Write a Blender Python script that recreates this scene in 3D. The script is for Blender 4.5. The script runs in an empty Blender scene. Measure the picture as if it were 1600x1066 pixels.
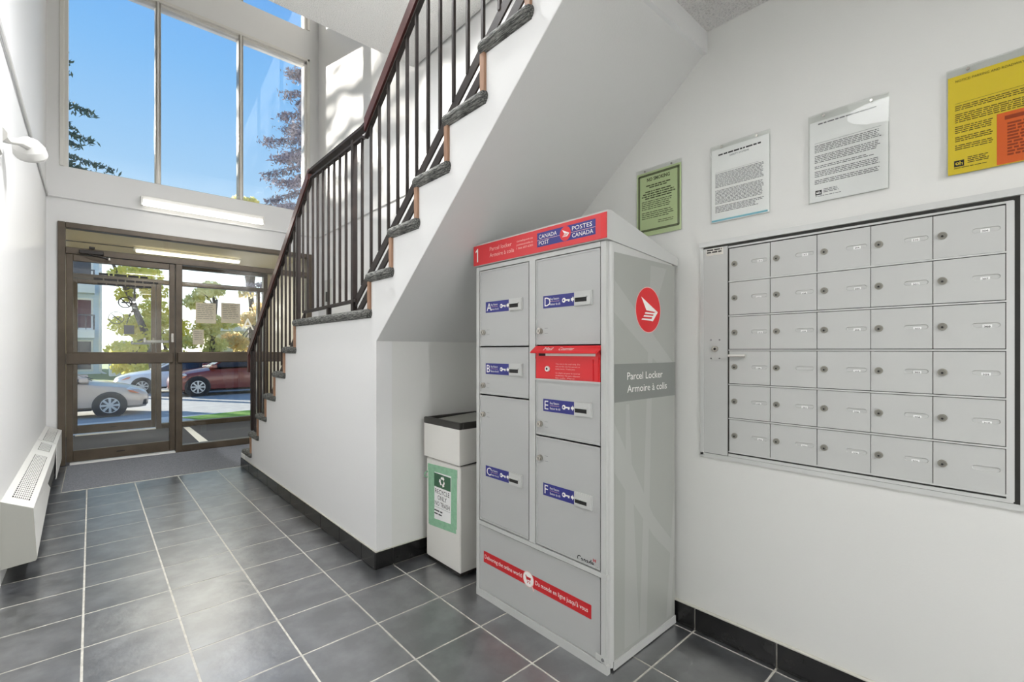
import bpy, bmesh, math, random
import numpy as np
from mathutils import Vector, Matrix
random.seed(7); rng = np.random.default_rng(7)
sc = bpy.context.scene
COL = sc.collection
PI = math.pi

def lin(c):
    if isinstance(c, str):
        c = c.lstrip('#'); c = [int(c[i:i + 2], 16) for i in (0, 2, 4)]
    o = [v / 255 for v in c]
    return tuple(v / 12.92 if v <= .04045 else ((v + .055) / 1.055) ** 2.4 for v in o)

# ------------------------------------------------------------ camera
cd = bpy.data.cameras.new('camera'); cam = bpy.data.objects.new('camera', cd); COL.objects.link(cam)
cam.location = (0, 0, 1.163); cam.rotation_euler = (PI / 2, 0, -0.7361958)
cd.sensor_width = 36; cd.lens = 725.965 / 1600 * 36; cd.shift_y = 14.3 / 1600; cd.clip_start = .02; cd.clip_end = 400
sc.camera = cam

# ------------------------------------------------------------ sky, sun, exposure
w = bpy.data.worlds.new('sky'); sc.world = w; w.use_nodes = True
nt = w.node_tree; nt.nodes.clear()
tc = nt.nodes.new('ShaderNodeTexCoord'); sx = nt.nodes.new('ShaderNodeSeparateXYZ'); rp = nt.nodes.new('ShaderNodeValToRGB')
bg = nt.nodes.new('ShaderNodeBackground'); ow = nt.nodes.new('ShaderNodeOutputWorld')
nt.links.new(tc.outputs['Generated'], sx.inputs[0]); nt.links.new(sx.outputs['Z'], rp.inputs[0])
nt.links.new(rp.outputs[0], bg.inputs[0]); nt.links.new(bg.outputs[0], ow.inputs[0])
el = rp.color_ramp.elements
el[0].position = 0.0; el[0].color = (1.0, .98, .95, 1)
el[1].position = 1.0; el[1].color = (.02, .09, .32, 1)
for p, c in ((.10, (.85, .90, .95)), (.20, (.30, .38, .44)), (.30, (.165, .275, .395)), (.46, (.10, .225, .395)), (.62, (.058, .17, .385))):
    e = el.new(p); e.color = (*c, 1)
bg.inputs[1].default_value = 2.5

SUND = Vector((.59, -1, -.24)).normalized()
sl = bpy.data.lights.new('sun', 'SUN'); sun = bpy.data.objects.new('sun', sl); COL.objects.link(sun)
sun.rotation_euler = SUND.to_track_quat('-Z', 'Y').to_euler(); sl.energy = 17.0; sl.angle = math.radians(.6); sl.color = (1, .95, .87)

sc.view_settings.view_transform = 'Standard'; sc.view_settings.look = 'None'
sc.view_settings.exposure = 0.0; sc.view_settings.gamma = 1; sc.view_settings.use_curve_mapping = False

LAMP_NEAR, FILL_HALL, FILL_ATRIUM, FILL_STAIR, LAMP_TUBE, LAMP_VEST = 2.0, 55, 30, 140, 6, 30  # hall, atrium and stair values drive added fill lights

# ------------------------------------------------------------ materials
def nodes(name):
    m = bpy.data.materials.new(name); m.use_nodes = True
    return m, m.node_tree.nodes, m.node_tree.links, m.node_tree.nodes['Principled BSDF']

def mat(name, col, rough=.5, metal=0., spec=.5, var=None, bump=None, stretch=None, rand=0., emit=None, coat=0.):
    """var=(scale, other colour, low, high): mottling; bump=(scale, strength, detail)"""
    m, N, L, b = nodes(name)
    c = (*lin(col), 1)
    b.inputs['Base Color'].default_value = c; b.inputs['Roughness'].default_value = rough
    b.inputs['Metallic'].default_value = metal; b.inputs['Specular IOR Level'].default_value = spec
    b.inputs['Coat Weight'].default_value = coat
    if emit:
        b.inputs['Emission Color'].default_value = (*lin(emit[0]), 1); b.inputs['Emission Strength'].default_value = emit[1]
    vec = None
    if var or bump:
        t = N.new('ShaderNodeTexCoord'); mp = N.new('ShaderNodeMapping'); L.new(t.outputs['Object'], mp.inputs[0])
        if stretch: mp.inputs['Scale'].default_value = stretch
        if rand:
            oi = N.new('ShaderNodeObjectInfo'); mu = N.new('ShaderNodeMath'); mu.operation = 'MULTIPLY'; mu.inputs[1].default_value = 37.
            L.new(oi.outputs['Random'], mu.inputs[0]); L.new(mu.outputs[0], mp.inputs['Location'])
        vec = mp.outputs[0]
    if var:
        n = N.new('ShaderNodeTexNoise'); n.inputs['Scale'].default_value = var[0]; n.inputs['Detail'].default_value = 6; n.inputs['Roughness'].default_value = .6
        L.new(vec, n.inputs['Vector'])
        r = N.new('ShaderNodeValToRGB'); r.color_ramp.elements[0].position = var[2]; r.color_ramp.elements[1].position = var[3]
        r.color_ramp.elements[0].color = c; r.color_ramp.elements[1].color = (*lin(var[1]), 1)
        L.new(n.outputs['Fac'], r.inputs[0]); L.new(r.outputs[0], b.inputs['Base Color'])
    if bump:
        n = N.new('ShaderNodeTexNoise'); n.inputs['Scale'].default_value = bump[0]; n.inputs['Detail'].default_value = bump[2] if len(bump) > 2 else 2
        L.new(vec, n.inputs['Vector'])
        bp = N.new('ShaderNodeBump'); bp.inputs['Strength'].default_value = bump[1]; bp.inputs['Distance'].default_value = bump[3] if len(bump) > 3 else .01
        L.new(n.outputs['Fac'], bp.inputs['Height']); L.new(bp.outputs[0], b.inputs['Normal'])
    return m

def glass_mat(name, tint=(1, 1, 1), ior=1.45):
    m, N, L, b = nodes(name); N.remove(b)
    o = [n for n in N if n.type == 'OUTPUT_MATERIAL'][0]
    t = N.new('ShaderNodeBsdfTransparent'); g = N.new('ShaderNodeBsdfGlossy'); f = N.new('ShaderNodeFresnel'); x = N.new('ShaderNodeMixShader')
    t.inputs[0].default_value = (*tint, 1); g.inputs['Roughness'].default_value = .01; f.inputs[0].default_value = ior
    L.new(f.outputs[0], x.inputs[0]); L.new(t.outputs[0], x.inputs[1]); L.new(g.outputs[0], x.inputs[2]); L.new(x.outputs[0], o.inputs[0])
    return m

WALL = mat('wall paint', (227, 227, 226), .55, bump=(180, .03))
WALLR = mat('wall paint satin', (221, 221, 217), .5, bump=(180, .03))
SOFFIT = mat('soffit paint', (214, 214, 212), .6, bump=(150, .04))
POPC = mat('popcorn ceiling', (236, 235, 232), .9, bump=(140, .9, 3, .02), var=(150, (192, 192, 190), .5, .75))
TILE = mat('slate look tile', (46, 48, 51), .30, spec=.5, var=(9, (102, 104, 107), .42, .76), bump=(26, .22, 5, .006), rand=1.)
TILE.node_tree.nodes['Principled BSDF'].inputs['IOR'].default_value = 3.5
TILEB = mat('black base tile', (20, 20, 20), .2, spec=.5, var=(10, (44, 44, 43), .45, .8), rand=1.)
GROUT = mat('grout', (196, 193, 184), .95, var=(30, (170, 167, 158), .4, .7))
CAULK = mat('caulk', (205, 203, 192), .5)
MATC = mat('entrance carpet', (112, 114, 120), .95, var=(120, (146, 148, 154), .4, .7), bump=(400, .5, 2))
ASPH = mat('vestibule matting', (68, 70, 78), .9, var=(60, (88, 90, 98), .4, .7), bump=(300, .4))
BRONZE = mat('bronze aluminium', (80, 70, 58), .38, metal=.25, var=(6, (94, 83, 69), .4, .7))
BRONZED = mat('dark gasket', (38, 31, 27), .5)
STEELP = mat('painted brown steel', (38, 32, 30), .5, spec=.3, var=(14, (52, 43, 39), .4, .7))
HANDW = mat('stained handrail wood', (88, 50, 46), .35, var=(40, (64, 36, 34), .35, .7), stretch=(1, .15, .15))
WOODT = mat('bare wood trim', (166, 130, 104), .5, var=(30, (138, 102, 78), .4, .7), stretch=(1, 1, .2))
CARPET = mat('grey loop carpet', (62, 63, 61), .95, var=(120, (158, 158, 152), .42, .66), bump=(120, 1., 3, .014), stretch=(2.2, .22, 2.2))
WHITEM = mat('white enamel', (232, 231, 226), .35)
EMERG = mat('emergency light plastic', (206, 205, 201), .45)
OFFWH = mat('heater enamel', (226, 225, 220), .4)
HEATEND = mat('heater end cap', (158, 158, 150), .5)
ALU = mat('white aluminium', (222, 220, 214), .35, metal=.1)
ALUD = mat('mill aluminium', (178, 174, 166), .35, metal=.6)
GLASS = glass_mat('window glass')
GLASS2 = glass_mat('door glass', (.97, .98, .97))
ACRYL = glass_mat('acrylic', (.995, 1, .995), 1.25)
LOCK = mat('locker grey paint', (194, 195, 192), .33, bump=(300, .02))
LOCKD = mat('locker door grey', (181, 182, 180), .3, bump=(300, .02))
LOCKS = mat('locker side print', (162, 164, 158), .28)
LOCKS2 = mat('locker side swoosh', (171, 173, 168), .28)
GAP = mat('dark gap', (64, 64, 61), .8)
RED = mat('postal red', (218, 32, 40), .35)
REDD = mat('postal red print', (200, 24, 32), .4)
REDB = mat('banner red', (214, 52, 58), .4)
BLUE = mat('postal blue', (44, 46, 128), .4)
WHITEP = mat('white print', (244, 242, 238), .5)
PINKP = mat('pale red print', (240, 190, 185), .5)
BLACKP = mat('black ink', (34, 34, 34), .6)
GREYP = mat('grey ink', (120, 120, 122), .7)
BAND = mat('grey band print', (128, 131, 127), .4)
CHROME = mat('nickel lock', (190, 186, 178), .25, metal=.85)
KEYH = mat('keyhole black', (16, 16, 16), .6)
MBOX = mat('mailbox aluminium paint', (193, 194, 191), .36, metal=.0)
LOCKR = mat('lock ring', (150, 147, 137), .4, metal=.3)
LOCKC = mat('lock core', (128, 126, 118), .35, metal=.3)
MBOXL = mat('mailbox frame', (204, 205, 202), .3, metal=.1)
PAPER = mat('white paper', (242, 242, 240), .7)
PAPERG = mat('green paper', (196, 212, 160), .7)
PAPERY = mat('yellow paper', (240, 214, 52), .7)
PAPERO = mat('orange paper', (240, 112, 42), .7)
PAPERB = mat('blue strip', (120, 188, 204), .7)
OLIVE = mat('dark olive ink', (70, 78, 40), .7)
YINK = mat('brown ink', (96, 82, 16), .7)
OINK = mat('rust ink', (168, 66, 20), .7)
BINW = mat('bin white', (224, 222, 216), .45)
BINB = mat('bin black rim', (44, 41, 38), .4)
BING = mat('bin grey flap', (150, 150, 142), .3)
TAPE = mat('green masking tape', (146, 192, 158), .7, var=(40, (132, 178, 146), .4, .7))
DGREEN = mat('sign green', (56, 100, 72), .6)
LIT = mat('fluorescent tube', (255, 255, 255), .4, emit=((255, 250, 240), 2.2))
LITV = mat('vestibule tube', (255, 255, 255), .4, emit=((255, 246, 220), 2.2))
LITD = mat('lamp diffuser', (255, 255, 255), .4, emit=((255, 252, 248), 2.0))
CREAM = mat('vestibule cream paint', (222, 212, 184), .7)
VWHITE = mat('vestibule white paint', (232, 228, 218), .7)
ASPHALT = mat('street asphalt', (172, 168, 164), .9, var=(3, (188, 184, 178), .35, .7))
CONC = mat('sidewalk concrete', (240, 234, 226), .85, var=(2, (226, 220, 212), .35, .7))
GRASS = mat('lawn grass', (140, 184, 66), .95, var=(12, (168, 206, 84), .35, .7), bump=(40, .6))
GRASSD = mat('far lawn', (122, 146, 88), .95, var=(4, (170, 164, 110), .35, .7))
SIDING = mat('pale blue siding', (216, 232, 246), .7)
SIDTRIM = mat('white house trim', (244, 244, 244), .6)
WINDK = mat('dark house glass', (58, 66, 84), .2)
DRAPE = mat('maroon drape', (112, 74, 84), .6)
BARK = mat('bark', (110, 98, 92), .9, var=(9, (78, 70, 66), .35, .7))
LEAFY = mat('yellow autumn leaf', (252, 238, 130), .7, var=(.9, (226, 222, 124), .35, .7))
LEAFO = mat('olive autumn leaf', (232, 230, 170), .7, var=(.9, (250, 236, 160), .35, .7))
LEAFT = mat('tan autumn leaf', (244, 218, 168), .7, var=(.9, (226, 218, 170), .35, .7))
SPRUCE = mat('spruce needle', (58, 82, 78), .8, var=(2, (82, 104, 96), .35, .7))
SPRUCEG = mat('greyed spruce needle', (128, 124, 136), .85, var=(2, (156, 148, 152), .35, .7))
TIRE = mat('tyre rubber', (34, 35, 40), .8)
RIM = mat('wheel rim', (206, 208, 208), .3, metal=.3)
CARSIL = mat('champagne car paint', (216, 192, 172), .3, metal=.1, coat=.5)
CARWHI = mat('white car paint', (226, 232, 242), .3, coat=.5)
CARRED = mat('maroon car paint', (122, 48, 40), .25, coat=.8, metal=.1)
CARGL = mat('car glass', (40, 48, 62), .1)
CARBK = mat('car black plastic', (36, 38, 44), .6)
AMBER = mat('amber lens', (222, 120, 70), .3)

def leafy(m):
    N, L = m.node_tree.nodes, m.node_tree.links; b = N['Principled BSDF']; o = [n for n in N if n.type == 'OUTPUT_MATERIAL'][0]
    t = N.new('ShaderNodeBsdfTranslucent'); x = N.new('ShaderNodeMixShader'); x.inputs[0].default_value = .6
    L.new(b.inputs['Base Color'].links[0].from_socket, t.inputs[0]); L.new(b.outputs[0], x.inputs[1]); L.new(t.outputs[0], x.inputs[2]); L.new(x.outputs[0], o.inputs[0])
for m_ in (LEAFY, LEAFO, LEAFT): leafy(m_)
TILEB.node_tree.nodes['Principled BSDF'].inputs['IOR'].default_value = 1.5

# ------------------------------------------------------------ helpers
ORG = {}
class MB:
    def __init__(s): s.v = []; s.f = []; s.mi = []; s.mats = []
    def mid(s, m):
        if m not in s.mats: s.mats.append(m)
        return s.mats.index(m)
    def add(s, vs, fs, m):
        o = len(s.v); i = s.mid(m)
        s.v += [tuple(v) for v in vs]
        for f in fs: s.f.append(tuple(o + k for k in f)); s.mi.append(i)
        return s
    def box(s, x0, x1, y0, y1, z0, z1, m, b=0.):
        x0, x1 = sorted((x0, x1)); y0, y1 = sorted((y0, y1)); z0, z1 = sorted((z0, z1))
        if b <= 0:
            vs = [(x, y, z) for x in (x0, x1) for y in (y0, y1) for z in (z0, z1)]
            return s.add(vs, [(0, 1, 3, 2), (4, 6, 7, 5), (0, 4, 5, 1), (2, 3, 7, 6), (0, 2, 6, 4), (1, 5, 7, 3)], m)
        lo, hi = (x0, y0, z0), (x1, y1, z1)
        vs = []; idx = {}
        for c in [(i, j, k) for i in (0, 1) for j in (0, 1) for k in (0, 1)]:
            for a in range(3):
                p = []
                for d in range(3):
                    e = hi[d] if c[d] else lo[d]
                    p.append(e if d == a else (e - b if c[d] else e + b))
                idx[c, a] = len(vs); vs.append(p)
        fs = []
        for a in range(3):
            o1, o2 = [d for d in range(3) if d != a]
            for sgn in (0, 1):
                r = []
                for u, v in ((0, 0), (1, 0), (1, 1), (0, 1)):
                    c = [0, 0, 0]; c[a] = sgn; c[o1] = u; c[o2] = v; r.append(idx[tuple(c), a])
                fs.append(r)
            for u in (0, 1):
                for v in (0, 1):
                    r = []
                    for t, ax in ((0, o1), (1, o1), (1, o2), (0, o2)):
                        c = [0, 0, 0]; c[a] = t; c[o1] = u; c[o2] = v; r.append(idx[tuple(c), ax])
                    fs.append(r)
        for c in [(i, j, k) for i in (0, 1) for j in (0, 1) for k in (0, 1)]:
            fs.append([idx[c, 0], idx[c, 1], idx[c, 2]])
        return s.add(vs, fs, m)
    def cyl(s, p0, p1, r, m, n=14, r2=None):
        p0, p1 = Vector(p0), Vector(p1); r2 = r if r2 is None else r2
        d = (p1 - p0).normalized(); a = d.orthogonal().normalized(); b = d.cross(a)
        vs = []
        for p, q in ((p0, r), (p1, r2)):
            for i in range(n):
                t = 2 * PI * i / n; vs.append(p + (a * math.cos(t) + b * math.sin(t)) * q)
        fs = [(i, (i + 1) % n, n + (i + 1) % n, n + i) for i in range(n)] + [tuple(range(n))[::-1], tuple(range(n, 2 * n))]
        return s.add(vs, fs, m)
    def tube(s, pts, r, m, n=8):
        pts = [Vector(p) for p in pts]; vs = []
        for i, p in enumerate(pts):
            d = ((pts[min(i + 1, len(pts) - 1)] - pts[max(i - 1, 0)])).normalized()
            a = d.cross(Vector((.31, .17, .93)))
            a = a.normalized() if a.length > .05 else d.orthogonal().normalized()
            b = d.cross(a); rr = r[i] if isinstance(r, (list, tuple)) else r
            for k in range(n):
                t = 2 * PI * k / n; vs.append(p + (a * math.cos(t) + b * math.sin(t)) * rr)
        fs = []
        for i in range(len(pts) - 1):
            for k in range(n): fs.append((i * n + k, i * n + (k + 1) % n, (i + 1) * n + (k + 1) % n, (i + 1) * n + k))
        fs += [tuple(range(n))[::-1], tuple(range((len(pts) - 1) * n, len(pts) * n))]
        return s.add(vs, fs, m)
    def prism(s, P, poly, w0, w1, m):
        n = len(poly)
        vs = [P(u, v, w0) for u, v in poly] + [P(u, v, w1) for u, v in poly]
        fs = [tuple(range(n))[::-1], tuple(range(n, 2 * n))] + [(i, (i + 1) % n, n + (i + 1) % n, n + i) for i in range(n)]
        return s.add(vs, fs, m)
    def flat(s, P, poly, w, m):
        return s.add([P(u, v, w) for u, v in poly], [tuple(range(len(poly)))], m)
    def rect(s, P, u0, u1, v0, v1, w, m): return s.flat(P, [(u0, v0), (u1, v0), (u1, v1), (u0, v1)], w, m)
    def slab(s, P, u0, u1, v0, v1, w0, w1, m): return s.prism(P, [(u0, v0), (u1, v0), (u1, v1), (u0, v1)], w0, w1, m)
    def mesh(s, name, off=(0, 0, 0), smooth=False, fix=True):
        me = bpy.data.meshes.new(name)
        o = Vector(off)
        me.from_pydata([Vector(v) - o for v in s.v], [], s.f)
        for m in s.mats: me.materials.append(m)
        me.polygons.foreach_set('material_index', s.mi)
        if fix:
            bm = bmesh.new(); bm.from_mesh(me); bmesh.ops.recalc_face_normals(bm, faces=bm.faces); bm.to_mesh(me); bm.free()
        if smooth:
            for p in me.polygons: p.use_smooth = True
            try: me.set_sharp_from_angle(angle=math.radians(40))
            except Exception: pass
        me.update()
        return me
    def build(s, name, parent=None, smooth=False, fix=True, kind=None):
        off = ORG.get(parent.name, (0, 0, 0)) if parent else (0, 0, 0)
        o = bpy.data.objects.new(name, s.mesh(name, off, smooth, fix)); COL.objects.link(o)
        if parent: o.parent = parent
        ORG[o.name] = off
        if kind: o['kind'] = kind
        return o

def tag(o, label=None, cat=None, group=None, kind=None):
    if label: o['label'] = label
    if cat: o['category'] = cat
    if group: o['group'] = group
    if kind: o['kind'] = kind
    return o
def thing(name, label, cat, loc, group=None, rotz=0, local=False, kind=None):
    o = bpy.data.objects.new(name, None); COL.objects.link(o); o.location = loc; o.rotation_euler = (0, 0, rotz); o.empty_display_size = .1
    ORG[o.name] = (0, 0, 0) if local else tuple(loc)
    return tag(o, label, cat, group, kind)
def inst(name, me, parent, loc):
    o = bpy.data.objects.new(name, me); COL.objects.link(o); o.parent = parent
    o.location = Vector(loc) - Vector(ORG.get(parent.name, (0, 0, 0))); return o
def plane(O, U, V):
    O, U, V = Vector(O), Vector(U), Vector(V); Nn = U.cross(V)
    return lambda u, v, w=0.: O + U * u + V * v + Nn * w
def circ(cu, cv, r, n=24, ry=None, a0=0, a1=2 * PI):
    ry = r if ry is None else ry
    return [(cu + r * math.cos(a0 + (a1 - a0) * i / n), cv + ry * math.sin(a0 + (a1 - a0) * i / n)) for i in range(n)]

TXT = []
def text(name, s, P, u, v, h, m, parent, width=None, align='l', wofs=.0006, flip=False, bold=0.):
    cu = bpy.data.curves.new('t', 'FONT'); cu.body = s; cu.size = 1; cu.resolution_u = 2; cu.offset = bold
    ob = bpy.data.objects.new('t', cu); COL.objects.link(ob)
    TXT.append((name, ob, P, u, v, h, m, parent, width, align, wofs, flip))
def flush_text():
    bpy.context.view_layer.update()
    dg = bpy.context.evaluated_depsgraph_get()
    for (name, ob, P, u, v, h, m, parent, width, align, wofs, flip) in TXT:
        me = bpy.data.meshes.new_from_object(ob.evaluated_get(dg))
        n = len(me.vertices)
        if n:
            co = np.empty(n * 3); me.vertices.foreach_get('co', co); co = co.reshape(-1, 3)
            k = h / .70; x = co[:, 0] - co[:, 0].min(); wd = x.max()
            kx = k if width is None else width / max(wd, 1e-6)
            x = x * kx; y = co[:, 1] * k
            if align == 'c': x -= wd * kx / 2
            if align == 'r': x -= wd * kx
            if flip: x = -x
            off = Vector(ORG.get(parent.name, (0, 0, 0)))
            out = np.array([tuple(P(u + a, v + b, wofs) - off) for a, b in zip(x, y)])
            me.vertices.foreach_set('co', out.ravel()); me.materials.clear(); me.materials.append(m); me.update()
            o = bpy.data.objects.new(name, me); COL.objects.link(o); o.parent = parent
        cu = ob.data; bpy.data.objects.remove(ob); bpy.data.curves.remove(cu)

def scribble(mb, P, u0, u1, v0, v1, line, m, w=.0005, fill=.5, ragged=.2, seed=1):
    """rows of small word marks, for print too fine to read in the photograph"""
    r = random.Random(seed); v = v1
    while v - line * .6 > v0:
        u = u0; end = u1 - r.random() * ragged * (u1 - u0)
        while u < end:
            L = line * r.uniform(.8, 3.2); e = min(u + L, end)
            if e - u > line * .3: mb.rect(P, u, e, v - line * fill, v, w, m)
            u = e + line * .38
        v -= line

# ================================================================= STRUCTURE
XL, XR, XW, YD, XS = -.33, 1.865, 2.31, 6.5, 1.12
TP, TX0, TY0 = .31, -.0251, 3.399
ZTOP = 7.0
# floor: grout bed and tiles
fl = MB().box(XL - .1, XW + .1, -2.6, YD, -.12, -.0012, GROUT).build('floor'); tag(fl, 'dark slate look tile floor of the lobby with pale grout', kind='structure')
tmesh = {}
def tile(x0, x1, y0, y1):
    key = (round(x1 - x0, 3), round(y1 - y0, 3))
    if key not in tmesh:
        a, b = key[0] / 2, key[1] / 2
        tmesh[key] = MB().box(-a, a, -b, b, -.02, 0, TILE).mesh('floor_tile')
    inst('floor_tile', tmesh[key], fl, ((x0 + x1) / 2, (y0 + y1) / 2, random.uniform(-.0004, .0004)))
g = .0042
for i in range(-1, 7):
    for j in range(-11, 15):
        x0, x1 = TX0 + TP * i, TX0 + TP * (i + 1); y1, y0 = TY0 - TP * j, TY0 - TP * (j + 1)
        x0 = max(x0, XL); x1 = min(x1, XR)
        if j == -6: y1 = min(y1, 5.285)
        if j < -6:
            if i != -1: continue
            x1 = -.18
            y1 = min(y1, 6.44)
        if i >= 3 and y0 > 2.30: 
            if i > 3: continue
            x1 = min(x1, XS)
        if i > 3 and y1 > 2.30: y1 = 2.30
        if x1 - x0 < .02 or y1 - y0 < .02: continue
        tile(x0 + (g if x0 > XL else 0), x1 - g, y0 + g, y1 - g)

wl = MB().box(XL - .15, XL, -2.6, YD + .2, 0, ZTOP, WALL).build('wall_left'); tag(wl, 'white painted left wall with the heater and conduit', kind='structure')
wb = MB().box(XL, XW, -2.7, -2.6, 0, ZTOP, WALL).build('wall_back'); tag(wb, 'white back wall behind the viewer', kind='structure')
# right (mailbox) wall, its top follows the underside of the stairs
SB = lambda y: 1.211 + .82 * (2.306 - y)        # underside of the stair flight
PYZ = plane((0, 0, 0), (0, 1, 0), (0, 0, 1))    # u=Y, v=Z, w=X
wr = MB().prism(PYZ, [(-2.6, 0), (2.36, 0), (2.36, SB(2.306)), (.884, SB(.884) + .03), (.884, 2.48), (-2.6, 2.48)], XR, XR + .1, WALLR).build('wall_right')
tag(wr, 'light grey wall carrying the mailboxes and notices', kind='structure')
ws = MB().box(XW, XW + .15, -2.6, YD + .2, 0, ZTOP, WALL).build('wall_stairwell'); tag(ws, 'white stairwell wall behind the railing with sun patches', kind='structure')
# front wall with openings
SX0, SX1, SZ1 = -.247, 2.215, 2.455
WX0, WX1, WZ0, WZ1, UZ0, UZ1 = -.205, 2.165, 3.018, 5.06, 5.48, 6.7
m = MB(); Y0, Y1 = YD, YD + .2
m.box(XL, SX0, Y0, Y1, 0, SZ1, WALL); m.box(SX1, XW, Y0, Y1, 0, SZ1, WALL)
m.box(XL, XW, Y0, Y1, SZ1, WZ0, WALL)
for a, b in ((WZ0, WZ1), (UZ0, UZ1)): m.box(XL, WX0, Y0, Y1, a, b, WALL); m.box(WX1, XW, Y0, Y1, a, b, WALL)
m.box(XL, XW, Y0, Y1, WZ1, UZ0, WALL); m.box(XL, XW, Y0, Y1, UZ1, ZTOP, WALL)
wf = m.build('wall_front'); tag(wf, 'white front wall around the entrance and tall windows', kind='structure')
c1 = MB().box(XL, XW, -2.6, .884, 2.462, 2.72, POPC).build('ceiling'); tag(c1, 'low popcorn ceiling near the mailboxes', kind='structure')
c2 = MB().box(XL, XW, .9, 3.944, 3.86, 4.1, POPC, b=.03).build('ceiling'); tag(c2, 'textured underside of the upper landing', kind='structure')
c3 = MB().box(XL - .15, XW + .15, -2.7, YD + .2, ZTOP, ZTOP + .1, WALL).build('ceiling'); tag(c3, 'roof ceiling high over the entrance', kind='structure')

# windows
PF = plane((0, YD, 0), (1, 0, 0), (0, 0, 1))    # u=X, v=Z, w=-Y (towards the room)
def window(name, z0, z1, label):
    o = thing(name, label, None, (WX0, YD, z0), kind='structure')
    f = MB()
    for (a, b, c, d) in ((WX0, WX0 + .035, z0, z1), (WX1 - .035, WX1, z0, z1)): f.box(a, b, YD + .02, YD + .14, c, d, ALU, .004)
    f.box(WX0, WX1, YD + .02, YD + .14, z1 - .04, z1, ALU, .004); f.box(WX0, WX1, YD + .03, YD + .14, z0, z0 + .012, ALUD, .003)
    f.build('window_frame', o)
    t = MB()
    for (a, b, c, d) in ((WX0 - .03, WX0 + .005, z0, z1 + .03), (WX1 - .005, WX1 + .03, z0, z1 + .03), (WX0 - .03, WX1 + .03, z1 - .005, z1 + .03)):
        t.box(a, b, YD - .012, YD + .03, c, d, ALU, .004)
    t.build('casing', o)
    for a in (.533, 1.35):
        mm = MB().box(a, a + .05, YD + .005, YD + .14, z0, z1, ALUD, .005); mm.box(a + .014, a + .030, YD - .006, YD + .01, z0, z1, ALU, .003); mm.build('mullion', o)
    for a, b in ((WX0 + .03, .535), (.58, 1.352), (1.398, WX1 - .03)):
        MB().box(a, b, YD + .075, YD + .081, z0 + .008, z1 - .035, GLASS).build('pane', o)
window('window_1', WZ0, WZ1, 'tall three pane window over the entrance showing blue sky')
window('window_2', UZ0, UZ1, 'topmost window strip just under the upper landing')

# entrance storefronts: door_1 (lobby) and door_2 (beyond the vestibule)
def storefront(name, yf, label, inner):
    o = thing(name, label, None, (SX0, yf, 0), kind='structure')
    d = .055
    B = lambda nm, x0, x1, z0, z1, y0=0., y1=d, mt=BRONZE, b=.004: MB().box(x0, x1, yf + y0, yf + y1, z0, z1, mt, b).build(nm, o)
    B('jamb', SX0, -.19, 0, SZ1, 0, .1); B('jamb', 2.15, SX1, 0, SZ1, 0, .1)
    B('head', -.19, 2.15, 2.40, SZ1, 0, .1); B('transom_bar', -.19, 2.15, 2.14, 2.205, 0, .1)
    B('mullion', .712, .775, 0, 2.14, 0, .1)
    B('sill_rail', .775, 2.15, 0, .075, 0, .1); B('sidelight_rail', .725, 2.15, 1.018, 1.14, -.035, .05, BRONZE, .008)
    B('transom_pane', -.19, 2.15, 2.205, 2.40, .045, .051, GLASS2, 0)
    B('sidelight_pane', .775, 2.15, 1.14, 2.14, .045, .051, GLASS2, 0); B('sidelight_pane', .775, 2.15, .075, 1.018, .045, .051, GLASS2, 0)
    if name == 'door_2': B('side_mullion', 2.06, 2.10, .075, 2.14, 0, .1)
    lf = MB()
    for (a, b, c, e) in ((-.185, -.135, .03, 2.135), (.655, .708, .03, 2.135), (-.135, .655, 2.07, 2.135), (-.135, .655, .03, .14)):
        lf.box(a, b, yf + .004, yf + .048, c, e, BRONZE, .004)
    leaf = lf.build('door_leaf', o)
    MB().box(-.135, .655, yf + .022, yf + .028, .14, 2.07, GLASS2).build('pane', leaf)
    MB().box(-.187, .69, yf - .035, yf + .01, 1.018, 1.137, BRONZE, .008).build('push_bar', leaf)
    hp = MB().box(.668, .695, yf - .012, yf + .006, 1.25, 1.35, CHROME, .004); hp.cyl((.681, yf - .012, 1.31), (.681, yf - .022, 1.31), .009, CHROME); hp.build('lock_plate', leaf)
    pb = MB().box(.43, .66, yf + .085, yf + .10, 1.245, 1.275, ALUD, .003); pb.box(.43, .45, yf + .04, yf + .1, 1.245, 1.30, CHROME, .003); pb.build('pull_handle', leaf)
    MB().box(.2, .27, yf - .002, yf + .006, .085, .095, BRONZED, .002).build('kick_slot', leaf)
    tl = MB().box(-.16, .71, yf - .02, yf + .06, 0, .016, WHITEM, .003); tl.build('threshold', o)
    if inner:
        cl = MB().box(-.09, .10, yf - .055, yf + .004, 2.145, 2.185, BRONZED, .006); cl.tube([(-.02, yf - .06, 2.14), (.06, yf - .09, 2.125), (.14, yf - .04, 2.11)], .010, BRONZED); cl.cyl((.14, yf - .04, 2.125), (.14, yf - .04, 2.10), .014, CHROME)
        cl.box(-.015, .03, yf - .04, yf + .002, 2.205, 2.225, BRONZED, .003); cl.build('door_closer', leaf)
    return o, leaf
d1, leaf1 = storefront('door_1', 6.47, 'bronze framed glass entrance door with sidelight and transom', True)
d2, leaf2 = storefront('door_2', 8.60, 'bronze outer glass door seen through the vestibule', False)

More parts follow.
